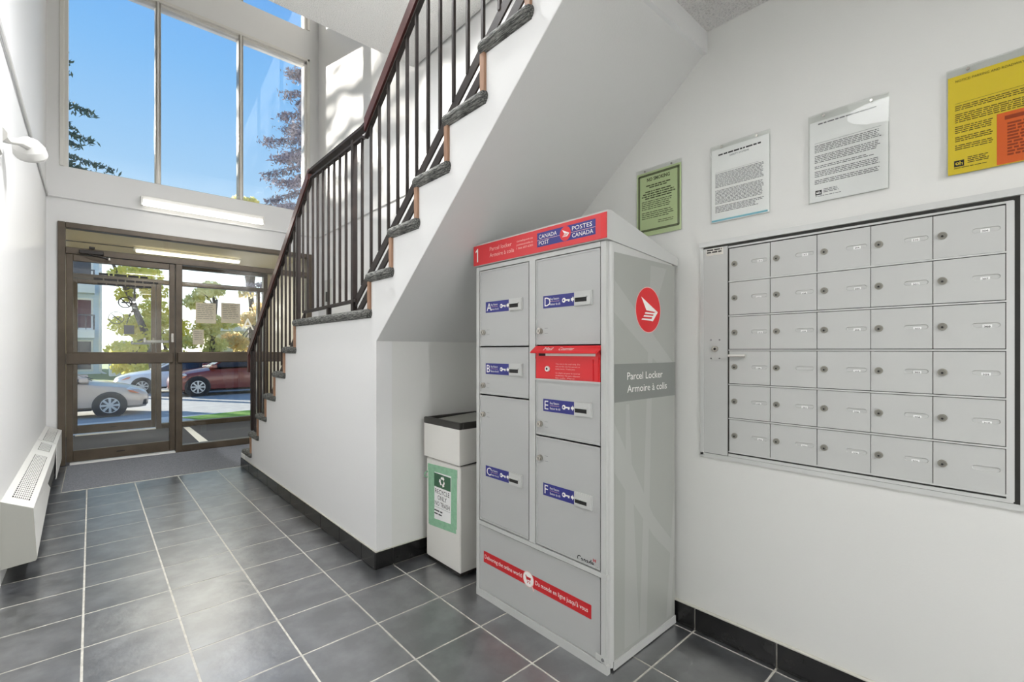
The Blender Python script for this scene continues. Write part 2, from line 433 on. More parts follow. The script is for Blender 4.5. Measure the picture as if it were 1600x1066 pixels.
# vestibule shell
v = MB().box(XL, XW, 6.7, 8.7, -.12, 0, ASPH).build('floor'); tag(v, 'dark grey matting on the vestibule floor', kind='structure')
v = MB().box(XL, XW, 6.44, 6.7, -.12, -.001, ASPH).build('floor'); tag(v, 'dark strip of floor under the entrance frame', kind='structure')
v = MB().box(XL, XW, 6.7, 8.75, 2.475, 2.6, CREAM).build('ceiling'); tag(v, 'cream vestibule ceiling', kind='structure')
v = MB().box(XL - .15, XL + .06, 6.7, 8.75, 0, 2.6, CREAM).build('wall_vestibule_left'); tag(v, 'vestibule side wall left', kind='structure')
v = MB().box(XW - .06, XW + .15, 6.7, 8.75, 0, 2.6, VWHITE).build('wall_vestibule_right'); tag(v, 'white vestibule side wall right', kind='structure')
v = MB().box(XL, XW, 8.6, 8.75, SZ1, 2.6, CREAM).box(XL, SX0, 8.6, 8.75, 0, SZ1, CREAM).box(SX1, XW, 8.6, 8.75, 0, SZ1, CREAM).build('wall_vestibule_front'); tag(v, 'cream wall over the outer door', kind='structure')
v = MB().box(XL - .3, XW + .3, 6.75, 9.2, 2.62, 2.95, CONC).build('canopy_roof'); tag(v, 'flat roof of the vestibule', kind='structure')

# ================================================================= STAIRS
ZC = [.172, .370, .569, .767, .966, 1.164, 1.363, 1.556, 1.750, 1.938, 2.134, 2.325, 2.52]
NOSE = [5.172, 4.921, 4.675, 4.413, 4.150, 3.890, 3.635, 2.407, 2.156, 1.910, 1.665, 1.420, 1.172]
RIS = [5.14, 4.888, 4.635, 4.385, 4.122, 3.863, 3.610, 2.367, 2.122, 1.875, 1.629, 1.384, 1.135]
st = thing('staircase', 'white sided staircase with dark grey carpet treads and a half landing', 'staircase', (XS, 5.25, 0))
TH = .026
poly = [(5.25, 0), (5.25, .135), (RIS[0], .135)]
for k in range(len(ZC)):
    nxt = RIS[k + 1] if k + 1 < len(RIS) else .884
    poly += [(RIS[k], ZC[k] - TH), (nxt, ZC[k] - TH)]
poly += [(.884, 2.70), (.87, 2.70), (.87, 2.42), (.884, SB(.884) + .005), (2.306, SB(2.306) + .005), (2.306, 0)]
pp = [poly[0]]
for q in poly[1:]:
    if abs(q[0] - pp[-1][0]) > 1e-6 or abs(q[1] - pp[-1][1]) > 1e-6: pp.append(q)
MB().prism(PYZ, pp, XS, XS + .09, WALL).build('stringer_wall', st)
MB().prism(PYZ, [(2.36, SB(2.306)), (2.306, SB(2.306)), (.884, SB(.884)), (.884, SB(.884) + .09), (2.36, SB(2.306) + .05)], XS + .0006, XW, SOFFIT).build('soffit', st)
MB().box(XS + .09, XR, 2.306, 2.36, 0, SB(2.306), WALLR).build('end_wall', st)
MB().box(XS, XW, .87, .90, SB(.884) - .004, 2.72, WALL).build('header_beam', st)
def carpet_box(x0, x1, y0, y1, z0, z1, b=.025):
    me = bpy.data.meshes.new('tread'); bm = bmesh.new(); bmesh.ops.create_cube(bm, size=1)
    for vv in bm.verts:
        vv.co.x = x0 if vv.co.x < 0 else x1; vv.co.y = y0 if vv.co.y < 0 else y1; vv.co.z = z0 if vv.co.z < 0 else z1
    bmesh.ops.bevel(bm, geom=list(bm.edges), offset=b, segments=4, affect='EDGES', profile=.5)
    for f in bm.faces: f.smooth = True
    bm.to_mesh(me); bm.free(); me.materials.append(CARPET)
    return me
for k in range(len(ZC)):
    y1 = NOSE[k]; y0 = (RIS[k + 1] if k + 1 < len(RIS) else .884) - .012
    me = carpet_box(1.093 - XS, XW - .005 - XS, y0 - y1, 0, -.026, .026)
    inst('tread', me, st, (XS, y1, ZC[k]))
    zlo = ZC[k - 1] + TH if k else 0.
    MB().box(XS + .09, XW - .002, RIS[k] - .012, RIS[k], zlo, ZC[k] - TH, CARPET).build('riser', st)
    if k: MB().box(XS - .012, XS + .09, RIS[k] - .002, RIS[k] + .026, zlo - .012, ZC[k] - TH + .004, WOODT, .002).build('riser_trim', st)
MB().box(XS - .008, XS + .09, 5.14, 5.255, .09, .14, WHITEM, .004).build('end_cap', st)

# railing
rl = thing('stair_railing', 'dark brown steel stair railing with slim balusters and reddish wooden handrail', 'railing', (1.145, 4.95, .4))
RX = 1.145
def bar1(y):
    if y <= 2.62: return 1.470 + .763 * (2.62 - y)
    if y <= 3.52: return 1.446
    return 1.446 - .775 * (y - 3.52)
def hand(y):
    if y <= 2.49: return 2.405 + .752 * (2.49 - y)
    if y <= 3.365: return 2.405
    return 2.405 - .748 * (y - 3.365)
def sweep(mb, pts, hw, hh, m):
    """rectangular bar following points in the railing plane (vertical cut ends)"""
    vs = []
    for y, z in pts: vs += [(RX - hw, y, z - hh), (RX + hw, y, z - hh), (RX + hw, y, z + hh), (RX - hw, y, z + hh)]
    fs = []
    for i in range(len(pts) - 1):
        a = i * 4; b = a + 4
        for k in range(4): fs.append((a + k, a + (k + 1) % 4, b + (k + 1) % 4, b + k))
    fs += [(3, 2, 1, 0), tuple(len(vs) - 4 + k for k in range(4))]
    mb.add(vs, fs, m)
hr = MB()
sweep(hr, [(.70, hand(.70)), (2.47, hand(2.47))], .019, .036, HANDW)
sweep(hr, [(2.465, hand(2.465)), (2.52, 2.418), (3.34, 2.418), (3.375, 2.410)], .019, .009, STEELP)
sweep(hr, [(3.372, hand(3.372)), (5.055, hand(5.055))], .019, .036, HANDW)
hr.box(RX - .019, RX + .019, 5.04, 5.085, .95, hand(5.06) + .03, HANDW, .005)
hr.build('handrail', rl)
ur = MB()
sweep(ur, [(.70, hand(.70) - .055), (2.48, hand(2.48) - .055), (2.52, 2.370), (3.34, 2.370), (3.38, hand(3.38) - .055), (5.0, hand(5.0) - .055)], .012, .006, STEELP)
ur.build('top_rail', rl)
y = .8
while y < 5.0:
    if not 2.4 < y < 3.4: MB().box(RX - .008, RX + .008, y - .012, y + .012, hand(y) - .06, hand(y) - .03, STEELP).build('rail_bracket', rl)
    y += .207
b1 = MB(); sweep(b1, [(.70, bar1(.70) - .0275), (2.62, bar1(2.62) - .0275)], .004, .0275, STEELP); b1.build('bottom_rail', rl)
b1 = MB(); sweep(b1, [(2.60, 1.452), (3.50, 1.438)], .012, .009, STEELP); b1.build('bottom_rail', rl)
b1 = MB(); sweep(b1, [(3.49, 1.445 - .0275), (4.96, bar1(4.96) - .0275)], .004, .0275, STEELP); b1.build('bottom_rail', rl)
b1 = MB(); sweep(b1, [(.70, bar1(.70) - .118), (2.60, bar1(2.60) - .118)], .004, .027, STEELP); b1.build('lower_rail', rl)
b1 = MB(); sweep(b1, [(3.56, bar1(3.56) - .118), (4.94, bar1(4.94) - .118)], .004, .027, STEELP); b1.build('lower_rail', rl)
ys = [.83, .93, 1.03, 1.13, 1.232, 1.333, 1.433, 1.533, 1.633, 1.736, 1.836, 1.937, 2.026, 2.120, 2.219, 2.32, 2.42, 2.534, 2.76, 2.855, 2.945, 3.04, 3.138, 3.235, 3.327, 3.43, 3.53]
ys += [3.73 + .1035 * i for i in range(12)]
for y in ys:
    MB().box(RX - .0065, RX + .0065, y - .0065, y + .0065, bar1(y) - .004, hand(y) - .02, STEELP).build('baluster', rl)
for y, z0 in ((2.645, ZC[6] + TH), (3.637, ZC[6] + .0), (4.965, ZC[1] + TH)):
    MB().box(RX - .015, RX + .015, y - .016, y + .016, z0, hand(y) - .01, STEELP, .003).build('newel_post', rl)
MB().box(RX - .012, RX + .012, 3.02, 3.05, ZC[6] + TH, 1.445, STEELP, .002).build('foot', rl)

# ================================================================= BASEBOARDS
bs = thing('baseboard_stairs', 'black tile baseboard along the staircase side', None, (XS, 5.25, 0), kind='structure')
ye = [5.262] + [TY0 - TP * j - .006 for j in range(-5, 4)] + [2.30]
for a, b in zip(ye[:-1], ye[1:]):
    MB().box(XS - .012, XS - .001, b + .002, a - .002, .004, .092, TILEB, .0015).build('baseboard_tile', bs)
MB().box(XS - .012, XS + .02, 5.2525, 5.262, .004, .092, TILEB, .001).build('baseboard_tile', bs)
xe = [XS - .012, TX0 + TP * 4, TX0 + TP * 5, TX0 + TP * 6, XR - .012]
for a, b in zip(xe[:-1], xe[1:]):
    if b - a > .03: MB().box(a + .002, b - .002, 2.294, 2.305, .004, .092, TILEB, .0015).build('baseboard_tile', bs)
tr = MB().box(XS - .008, XS - .001, 2.30, 5.255, .093, .097, CAULK).box(XS - .004, XR - .012, 2.298, 2.305, .093, .097, CAULK).build('trim_1'); tag(tr, 'thin pale caulk line on the stair baseboard', kind='structure')
br = thing('baseboard_right', 'black tile baseboard under the mailbox wall', None, (XR, 2.3, 0), kind='structure')
bb = MB().box(XR - .0045, XR - .001, -2.6, 2.29, .002, .092, GROUT).build('grout_bed', br)
ye = [2.29] + [TY0 - TP * j for j in range(4, 19)]
for a, b in zip(ye[:-1], ye[1:]):
    MB().box(XR - .012, XR - .002, b + .003, a - .003, .004, .092, TILEB, .0015).build('baseboard_tile', br)
tr = MB().box(XR - .014, XR - .001, -2.6, 2.29, .093, .101, CAULK, .002).build('trim_2'); tag(tr, 'pale caulk line on the mailbox wall baseboard', kind='structure')

# carpet mat
mt = MB().box(-.178, XW - .01, 5.288, 6.44, -.003, .004, MATC, .002).build('entrance_mat'); tag(mt, 'dark grey carpet mat inside the entrance door', 'mat')
fs_ = MB().flat(lambda a, b, c: Vector((a, b, .0015)), [(1.01, 6.72), (1.11, 6.72), (1.105, 8.5), (1.03, 8.5)], 0, WHITEP).build('floor_stripe'); tag(fs_, 'white stripe across the vestibule floor matting', 'floor marking')

# ================================================================= PARCEL LOCKER
LX, LY0, LY1, LXB = 1.37, 1.0, 1.763, 1.843
lk = thing('parcel_locker', 'tall grey parcel locker with red banner and six lettered doors', 'parcel locker', (LX, LY0, 0))
PL = plane((LX, LY1, 0), (0, -1, 0), (0, 0, 1))        # front: u from the far edge, v=Z, w towards the room
PS = plane((LX, LY0, 0), (1, 0, 0), (0, 0, 1))         # side: u=X-LX, v=Z, w towards the viewer
U = lambda y: LY1 - y
def rbox(x0, x1, y0, y1, z0, z1, r, name, mt, parent):
    """box with rounded vertical edges"""
    pts = []
    for cx, cy, a in ((x1 - r, y1 - r, 0), (x0 + r, y1 - r, 1), (x0 + r, y0 + r, 2), (x1 - r, y0 + r, 3)):
        for i in range(5): t = (a + i / 4) * PI / 2; pts.append((cx + r * math.cos(t), cy + r * math.sin(t)))
    return MB().prism(lambda u, v, w: Vector((u, v, w)), pts, z0, z1, mt).build(name, parent, smooth=True)
rbox(LX + .006, LXB, LY0, LY1, .012, 1.557, .03, 'body', LOCK, lk)
MB().box(LX + .001, LXB - .01, LY0 + .012, LY1 - .005, 0, .03, LOCK, .004).build('plinth', lk)
MB().prism(plane((0, LY0 - .006, 0), (1, 0, 0), (0, 0, 1)), [(LX - .012, 1.560), (LXB + .012, 1.522), (LXB + .012, 1.555), (LX + .012, 1.665), (LX - .012, 1.662)], 0, -(LY1 - LY0 + .012), LOCK).build('roof', lk)
# front frame
f = MB()
f.slab(PL, 0.004, U(1.736) - .002, .03, 1.555, -.008, .005, LOCK); f.slab(PL, U(1.40) + .002, U(1.361) - .002, .36, 1.538, -.008, .005, LOCK)
f.slab(PL, U(1.030) + .002, U(1.005), .03, 1.555, -.008, .005, LOCK)
f.slab(PL, U(1.736), U(1.03), 1.538, 1.556, -.008, .005, LOCK); f.slab(PL, U(1.755), U(1.0), .341, .358, -.008, .007, LOCK)
f.slab(PL, U(1.76), U(1.0), .0, .034, -.012, .006, LOCK)
f.build('front_frame', lk)
MB().slab(PL, .02, U(1.02), .03, 1.55, -.02, -.006, GAP).build('door_recess', lk)
rows = {'A': (0, 1.181, 1.536, 1.362, 1.246), 'B': (0, .957, 1.177, 1.077, .998), 'C': (0, .362, .953, .600, .862),
        'D': (1, 1.184, 1.536, 1.358, 1.241), 'E': (1, .815, 1.041, .940, .861), 'F': (1, .362, .811, .598, .722)}
for ch, (c, z0, z1, zl, zk) in rows.items():
    ya, yb = ((1.736, 1.402), (1.361, 1.031))[c]
    ua, ub = U(ya), U(yb)
    d = MB()
    d.slab(PL, ua + .0015, ub - .0015, z0 + .0015, z1 - .0015, -.006, .001, LOCKD)
    for q in ((ua + .0015, ub - .0015, z0 + .0015, z0 + .010), (ua + .0015, ub - .0015, z1 - .008, z1 - .0015), (ua + .0015, ua + .008, z0 + .01, z1 - .008), (ub - .010, ub - .0015, z0 + .01, z1 - .008)):
        d.slab(PL, *q, .001, .0035, LOCKD)
    d = d.build('locker_door', lk)
    u0 = U((1.693, 1.320)[c]); 
    lb = MB(); lb.slab(PL, u0, u0 + .164, zl - .025, zl + .025, .001, .0018, BLUE)
    u = u0 + .112
    ring = circ(u, zl, .0095, 14); lb.flat(PL, ring, .0022, WHITEP); lb.flat(PL, circ(u - .002, zl, .004, 8), .0026, BLUE)
    lb.rect(PL, u + .008, u + .030, zl - .0028, zl + .0028, .0022, WHITEP); lb.rect(PL, u + .021, u + .029, zl - .007, zl - .002, .0022, WHITEP)
    lb.flat(PL, [(u + .036, zl - .005), (u + .043, zl - .005), (u + .043, zl - .011), (u + .052, zl), (u + .043, zl + .011), (u + .043, zl + .005), (u + .036, zl + .005)], .0022, WHITEP)
    lb.rect(PL, u0 + .038, u0 + .088, zl - .0005, zl + .0005, .0022, PINKP)
    lb.build('door_label', d)
    text('letter', ch, PL, u0 + .008, zl - .017, .036, WHITEP, d, wofs=.0022)
    text('lettering', 'Key Return', PL, u0 + .038, zl + .006, .009, WHITEP, d, wofs=.0022, width=.048)
    text('lettering', 'Retour de clé', PL, u0 + .038, zl - .015, .009, WHITEP, d, wofs=.0022, width=.055)
    s0 = u0 + .168
    k = MB(); k.slab(PL, s0, s0 + .084, zl - .027, zl + .027, .001, .007, LOCK); k.slab(PL, s0 + .003, s0 + .081, zl - .024, zl + .024, .007, .010, LOCK)
    k.slab(PL, s0 + .006, s0 + .062, zl - .013, zl + .003, .010, .0104, KEYH); k.slab(PL, s0 + .004, s0 + .066, zl + .003, zl + .007, .009, .016, LOCK)
    k.build('key_slot', d)
    uk = U((1.707, 1.335)[c])
    q = MB().cyl(PL(uk, zk, 0), PL(uk, zk, .013), .0125, CHROME, 16).cyl(PL(uk, zk, .013), PL(uk, zk, .016), .010, CHROME, 16); q.rect(PL, uk - .0015, uk + .0015, zk - .005, zk + .005, .0165, KEYH); q.build('lock', d, smooth=True)
    mk = MB(); mk.rect(PL, uk + .022, uk + .040, zk + .010, zk + .0115, .0012, GREYP); mk.rect(PL, uk + .022, uk + .040, zk - .011, zk - .0095, .0012, GREYP); mk.build('lock_mark', d)
# red mail slot
ua, ub = U(1.361) + .002, U(1.031) - .002
mb_ = MB(); mb_.slab(PL, ua, ub, 1.046, 1.180, -.004, .004, RED); mb_.slab(PL, ua + .008, ub - .03, 1.052, 1.135, .004, .007, RED); mb_.slab(PL, ub - .025, ub - .006, 1.048, 1.14, .004, .006, RED)
ms = mb_.build('mail_slot', lk)
hd = MB(); PX = plane((LX, 0, 0), (-1, 0, 0), (0, 0, 1))
for_y = lambda u, v, wv: Vector((LX - u, LY1 - wv, v))
hd.prism(for_y, [(.0, 1.180), (.030, 1.158), (.034, 1.152), (.030, 1.150), (.0, 1.168)], ua - .006, ub + .004, RED); hd.build('hood', ms)
sl_ = MB(); sl_.slab(PL, ua + .018, ub - .02, 1.140, 1.152, .004, .0055, ALU); sl_.slab(PL, ua + .018, ua + .055, 1.140, 1.151, .0055, .006, KEYH); sl_.slab(PL, ua + .003, ub - .003, 1.128, 1.136, .004, .010, RED); sl_.build('posting_slot', ms)
ku = U(1.289); kk = MB().cyl(PL(ku, 1.088, .004), PL(ku, 1.088, .014), .011, WHITEM, 18).cyl(PL(ku, 1.088, .014), PL(ku, 1.088, .0145), .005, KEYH, 12); kk.build('lock', ms)
hoodP = lambda u, v, wv=0.: Vector((LX - .0302 - .0004 + (v - 1.158) / .022 * .030 - 0.0, LY1 - u, v + .0006))
text('lettering', 'Mail', hoodP, ua + .06, 1.162, .012, WHITEP, ms, width=.045); text('lettering', 'Courrier', hoodP, ua + .14, 1.162, .012, WHITEP, ms, width=.075)
for i, s in enumerate(('This slot is for mail only. Do', 'not use this slot for parcels or', 'bulky items. Thank you.', 'Ce dépôt est pour le courrier', 'seulement. Ne pas y déposer', 'les colis. Merci.')):
    text('lettering', s, PL, U(1.247), 1.106 - i * .0098 - (.006 if i > 2 else 0), .0052, PINKP, ms, wofs=.0078, width=.125 if i % 3 != 2 else .10)
MB().slab(PL, ua - .002, ub + .002, 1.040, 1.047, -.004, .006, LOCK).build('mail_slot_sill', lk)
# bottom panel with the red strip
bp_ = MB().slab(PL, U(1.744), U(1.034), .037, .337, -.006, .001, LOCKD)
bp_.slab(PL, U(1.744), U(1.034), .331, .337, .001, .003, LOCKD)
bp_ = bp_.build('bottom_panel', lk)
s = MB(); s.rect(PL, U(1.708), U(1.074), .168, .221, .0016, REDD); s.flat(PL, circ(U(1.407), .196, .033, 28), .002, PINKP); s.flat(PL, circ(U(1.407), .196, .030, 28), .0023, WHITEP)
c0 = U(1.407)
for q in ([(-.018, .014), (-.012, .014), (-.006, -.006), (-.010, -.006)], [(-.010, .009), (.017, .009), (.012, -.003), (-.007, -.003)], [(-.008, -.008), (.012, -.008), (.012, -.011), (-.008, -.011)]):
    s.flat(PL, [(c0 + a, .196 + b) for a, b in q], .0026, REDD)
s.flat(PL, circ(c0 - .004, .181, .003, 8), .0026, REDD); s.flat(PL, circ(c0 + .009, .181, .003, 8), .0026, REDD)
s.flat(PL, [(c0 + .018, .174), (c0 + .023, .179), (c0 + .036, .160), (c0 + .031, .154)], .0026, PINKP)
s.build('red_strip', bp_)
text('lettering', 'Delivering the online world', PL, U(1.700), .188, .018, WHITEP, bp_, width=.252, wofs=.002)
text('lettering', "Du monde en ligne jusqu'à vous", PL, c0 + .042, .188, .018, WHITEP, bp_, width=.275, wofs=.002)
fb = MB().slab(PL, U(1.05), U(1.005), .038, .060, .004, .008, LOCK); fb.cyl(PL(U(1.018), .049, .008), PL(U(1.018), .049, .010), .006, GREYP); fb.build('foot_bracket', lk)
# wordmark on door F
text('wordmark', 'Canada', PL, U(1.142), .367, .021, BLACKP, lk, width=.080, wofs=.0014, bold=.02)
fm = MB(); fx = U(1.066); fm.rect(PL, fx, fx + .003, .385, .396, .0018, REDD); fm.rect(PL, fx + .010, fx + .013, .385, .396, .0018, REDD); fm.flat(PL, [(fx + .0065, .395), (fx + .004, .390), (fx + .0065, .386), (fx + .009, .390)], .0018, REDD); fm.build('flag_mark', lk)
# banner
bn = MB().slab(plane((LX - .012, LY1, 0), (0, -1, 0), (0, 0, 1)), -.004, LY1 - LY0 + .004, 1.563, 1.655, -.004, .004, REDB); bn = bn.build('banner', lk)
PB = plane((LX - .0162, LY1, 0), (0, -1, 0), (0, 0, 1))
a0, a1, b0, b1_ = U(1.340), U(1.043), 1.583, 1.6405; cm, zm = (a0 + a1) / 2 + .004, 1.612
q = MB(); q.rect(PB, a0, a1, b0, b1_, .0004, BLUE); q.rect(PB, U(1.02), U(1.0), 1.564, 1.654, .0003, RED)
q.rect(PB, a0, a1, 1.6098, 1.6112, .0008, PINKP); q.flat(PB, circ(cm, zm, .028, 28), .0012, RED)
def wing(mb, P, cu, cv, r, wv, mt):
    S = lambda pts: [(cu + a * r, cv + b * r) for a, b in pts]
    mb.flat(P, S([(-.61, .62), (.80, -.02), (.60, -.02), (-.18, .02)]), wv, mt)
    mb.flat(P, S([(-.26, -.07), (.52, -.07), (.46, -.14), (-.32, -.14)]), wv, mt)
    mb.flat(P, S([(-.36, -.21), (.40, -.21), (.34, -.28), (-.44, -.28)]), wv, mt)
    mb.flat(P, S([(-.50, -.36), (.28, -.36), (.22, -.45), (-.60, -.42)]), wv, mt)
    mb.flat(P, S([(.80, -.02), (.52, -.04), (.18, -.45), (.36, -.47)]), wv + .0001, mt)
wing(q, PB, cm, zm, .026, .0016, WHITEP)
q.build('logo_panel', bn)
text('lettering', 'CANADA', PB, a0 + .010, 1.616, .016, WHITEP, bn, width=.098, wofs=.001); text('lettering', 'POST', PB, a0 + .010, 1.590, .016, WHITEP, bn, width=.056, wofs=.001)
text('lettering', 'POSTES', PB, cm + .034, 1.617, .016, WHITEP, bn, width=.095, wofs=.001); text('lettering', 'CANADA', PB, cm + .034, 1.590, .016, WHITEP, bn, width=.100, wofs=.001)
nb = MB(); nb.flat(PB, [(.024, 1.578), (.032, 1.578), (.032, 1.641), (.027, 1.641), (.013, 1.630), (.013, 1.622), (.024, 1.629)], .001, WHITEP); nb.build('number', bn)
text('lettering', 'Parcel locker', PB, U(1.645), 1.6165, .018, PINKP, bn, width=.150, wofs=.001); text('lettering', 'Armoire à colis', PB, U(1.645), 1.588, .018, PINKP, bn, width=.165, wofs=.001)
for i, sx_ in enumerate(('canadapost.ca', 'postescanada.ca', '1 866 607-6301')): text('lettering', sx_, PB, U(1.463), 1.625 - i * .0155, .0085, PINKP, bn, width=.098, wofs=.001)
# side panel prints
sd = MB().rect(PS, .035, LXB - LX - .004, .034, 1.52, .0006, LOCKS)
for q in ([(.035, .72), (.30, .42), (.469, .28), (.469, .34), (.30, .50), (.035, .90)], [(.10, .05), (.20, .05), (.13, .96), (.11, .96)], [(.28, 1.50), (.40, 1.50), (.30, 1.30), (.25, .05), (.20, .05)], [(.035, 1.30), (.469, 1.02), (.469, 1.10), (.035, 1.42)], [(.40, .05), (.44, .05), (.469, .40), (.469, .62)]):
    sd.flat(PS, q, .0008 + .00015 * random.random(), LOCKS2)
sd = sd.build('side_panel', lk)
q = MB(); q.rect(PS, .036, LXB - LX - .002, .972, 1.112, .0014, BAND); q.flat(PS, circ(1.632 - LX, 1.322, .091, 40), .0014, PINKP); q.flat(PS, circ(1.632 - LX, 1.322, .088, 40), .0018, RED)
wing(q, PS, 1.632 - LX, 1.318, .086, .0022, WHITEP); q.build('side_logo', sd)
text('lettering', 'Parcel Locker', PS, 1.486 - LX, 1.052, .028, WHITEP, sd, width=.252, wofs=.0022); text('lettering', 'Armoire à colis', PS, 1.486 - LX, 1.004, .028, WHITEP, sd, width=.285, wofs=.0022)
MB().slab(PS, .03, LXB - LX, .004, .036, 0, .004, LOCK).build('side_kick_strip', lk)

# ================================================================= RECYCLING BIN
bx = thing('recycling_bin', 'white recycling bin with black rim beside the parcel locker', 'recycling bin', (1.39, 1.93, 0))
BX0, BX1, BY0, BY1 = 1.388, 1.74, 1.926, 2.256
MB().box(BX0 + .012, BX1 - .01, BY0 + .012, BY1 - .01, 0, .022, BINB, .004).build('base', bx)
MB().box(BX0 + .004, BX1, BY0 + .004, BY1 - .006, .020, .565, BINW, .006).build('body', bx)
MB().box(BX0 + .02, BX1 - .02, BY0 + .018, BY1 - .02, .56, .585, BINB, .002).build('gap_liner', bx)
PBs = plane((0, BY0, 0), (1, 0, 0), (0, 0, 1))
MB().prism(PBs, [(BX0 - .004, .574), (BX1 + .004, .592), (BX1 + .004, .757), (BX0 - .004, .757)], .002, -(BY1 - BY0) - .004, BINW).build('hood', bx)
r = MB()
for (a, b, c, d) in ((BX0 - .006, BX0 + .018, BY0 - .004, BY1 + .006), (BX1 - .016, BX1 + .008, BY0 - .004, BY1 + .006), (BX0 + .018, BX1 - .016, BY0 - .004, BY0 + .018), (BX0 + .018, BX1 - .016, BY1 - .018, BY1 + .006)):
    r.box(a, b, c, d, .755, .791, BINB, .004)
r.build('rim', bx)
fl_ = MB().prism(PBs, [(BX0 + .02, .768), (BX1 - .018, .782), (BX1 - .018, .787), (BX0 + .02, .774)], -.020, -(BY1 - BY0) + .020, BING); fl_.build('flap', bx)
PN = plane((BX0 + .004, BY1, 0), (0, -1, 0), (0, 0, 1)); UN = lambda y: BY1 - y
tp = MB()
tp.flat(PN, [(UN(2.234), .497), (UN(2.234), .534), (UN(1.953), .547), (UN(1.953), .505)], .001, TAPE); tp.flat(PN, [(UN(2.215), .197), (UN(1.963), .217), (UN(1.965), .258), (UN(2.218), .240)], .0011, TAPE)
tp.flat(PN, [(UN(2.225), .20), (UN(2.168), .205), (UN(2.165), .52), (UN(2.228), .52)], .0013, TAPE); tp.flat(PN, [(UN(2.010), .245), (UN(1.957), .240), (UN(1.955), .520), (UN(2.006), .515)], .0015, TAPE)
tp.tube([PN(UN(2.236), .490, .001), PN(UN(2.243), .478, .014), PN(UN(2.240), .462, .018), PN(UN(2.232), .456, .004)], .004, TAPE)
tp.build('tape', bx)
nt_ = MB().slab(PN, UN(2.176), UN(2.002), .243, .503, .0002, .0009, PAPER); nt_.rect(PN, UN(2.168), UN(2.011), .422, .495, .0018, DGREEN)
ns = nt_.build('recycle_notice', bx)
q = MB(); cu, cv = UN(2.09), .459
for k in range(3):
    a = math.radians(90 + 120 * k)
    R = lambda x, y: (cu + x * math.cos(a) - y * math.sin(a), cv + x * math.sin(a) + y * math.cos(a))
    q.flat(PN, [R(.012, .014), R(.024, .010), R(.024, -.006), R(.030, -.008), R(.018, -.022), R(.004, -.012), R(.011, -.010), R(.012, -.002)], .0023, WHITEP)
q.build('recycle_symbol', ns)
for s, z, wd in (('RECYCLE', .388, .135), ('ONLY', .356, .085), ('NO TRASH', .322, .140)): text('lettering', s, PN, UN(2.09), z, .024, BLACKP, ns, width=wd, align='c', wofs=.002)
q = MB(); q.rect(PN, UN(2.165), UN(2.015), .312, .3135, .002, GREYP); scribble(q, PN, UN(2.165), UN(2.085), .258, .297, .017, BLACKP, w=.002, fill=.42); q.build('small_print', ns)

# ================================================================= MAILBOX BANK
mbk = thing('mailbox_bank', 'recessed bank of thirty grey metal mailboxes in the right wall', 'mailboxes', (XR, .45, .742))
PM = plane((XR, .0, 0), (0, -1, 0), (0, 0, 1))          # u=-Y, v=Z, w towards the room
M_ = lambda y: -y
fr = MB()
fr.slab(PM, M_(.896), M_(-.022), 1.582, 1.602, -.002, .014, MBOXL); fr.slab(PM, M_(.896), M_(.884), .735, 1.582, -.002, .006, MBOXL)
fr.slab(PM, M_(.896), M_(-.022), .728, .744, -.002, .006, MBOXL); fr.slab(PM, M_(.008), M_(-.022), .744, 1.582, -.002, .008, MBOXL)
fr.slab(PM, M_(.784), M_(.0205), 1.566, 1.572, -.002, .004, MBOXL)
fr.slab(PM, M_(.784), M_(.0205), .745, .7555, .001, .0055, MBOXL)
fr.build('surround', mbk)
MB().slab(PM, M_(.884), M_(.008), .744, 1.582, .0002, .0012, GAP).build('back_plate', mbk)
sp_ = MB().slab(PM, M_(.884), M_(.787), .746, 1.575, .001, .004, MBOX).build('side_panel', mbk)
k = MB(); k.cyl(PM(M_(.836), 1.168, .004), PM(M_(.836), 1.168, .010), .0125, CHROME, 18); k.cyl(PM(M_(.836), 1.168, .010), PM(M_(.836), 1.168, .0104), .005, KEYH, 10); k.build('master_lock', sp_)
for y, z in ((.853, 1.204), (.819, 1.204), (.853, 1.130), (.819, 1.130)): MB().cyl(PM(M_(y), z, .004), PM(M_(y), z, .0055), .003, GREYP, 8).build('rivet', sp_)
k = MB(); k.slab(PM, M_(.872), M_(.805), 1.545, 1.572, .004, .005, CHROME); scribble(k, PM, M_(.869), M_(.809), 1.548, 1.570, .009, BLACKP, w=.0054, fill=.6, ragged=.05); k.build('maker_plate', sp_)
MB().slab(PM, M_(.034), M_(.0185), .750, 1.570, .001, .006, MBOXL).build('end_strip', mbk)
colY = [.780, .631, .4815, .3325, .184, .0345]; rowZ = [1.563, 1.4315, 1.297, 1.1625, 1.0285, .8945, .760]
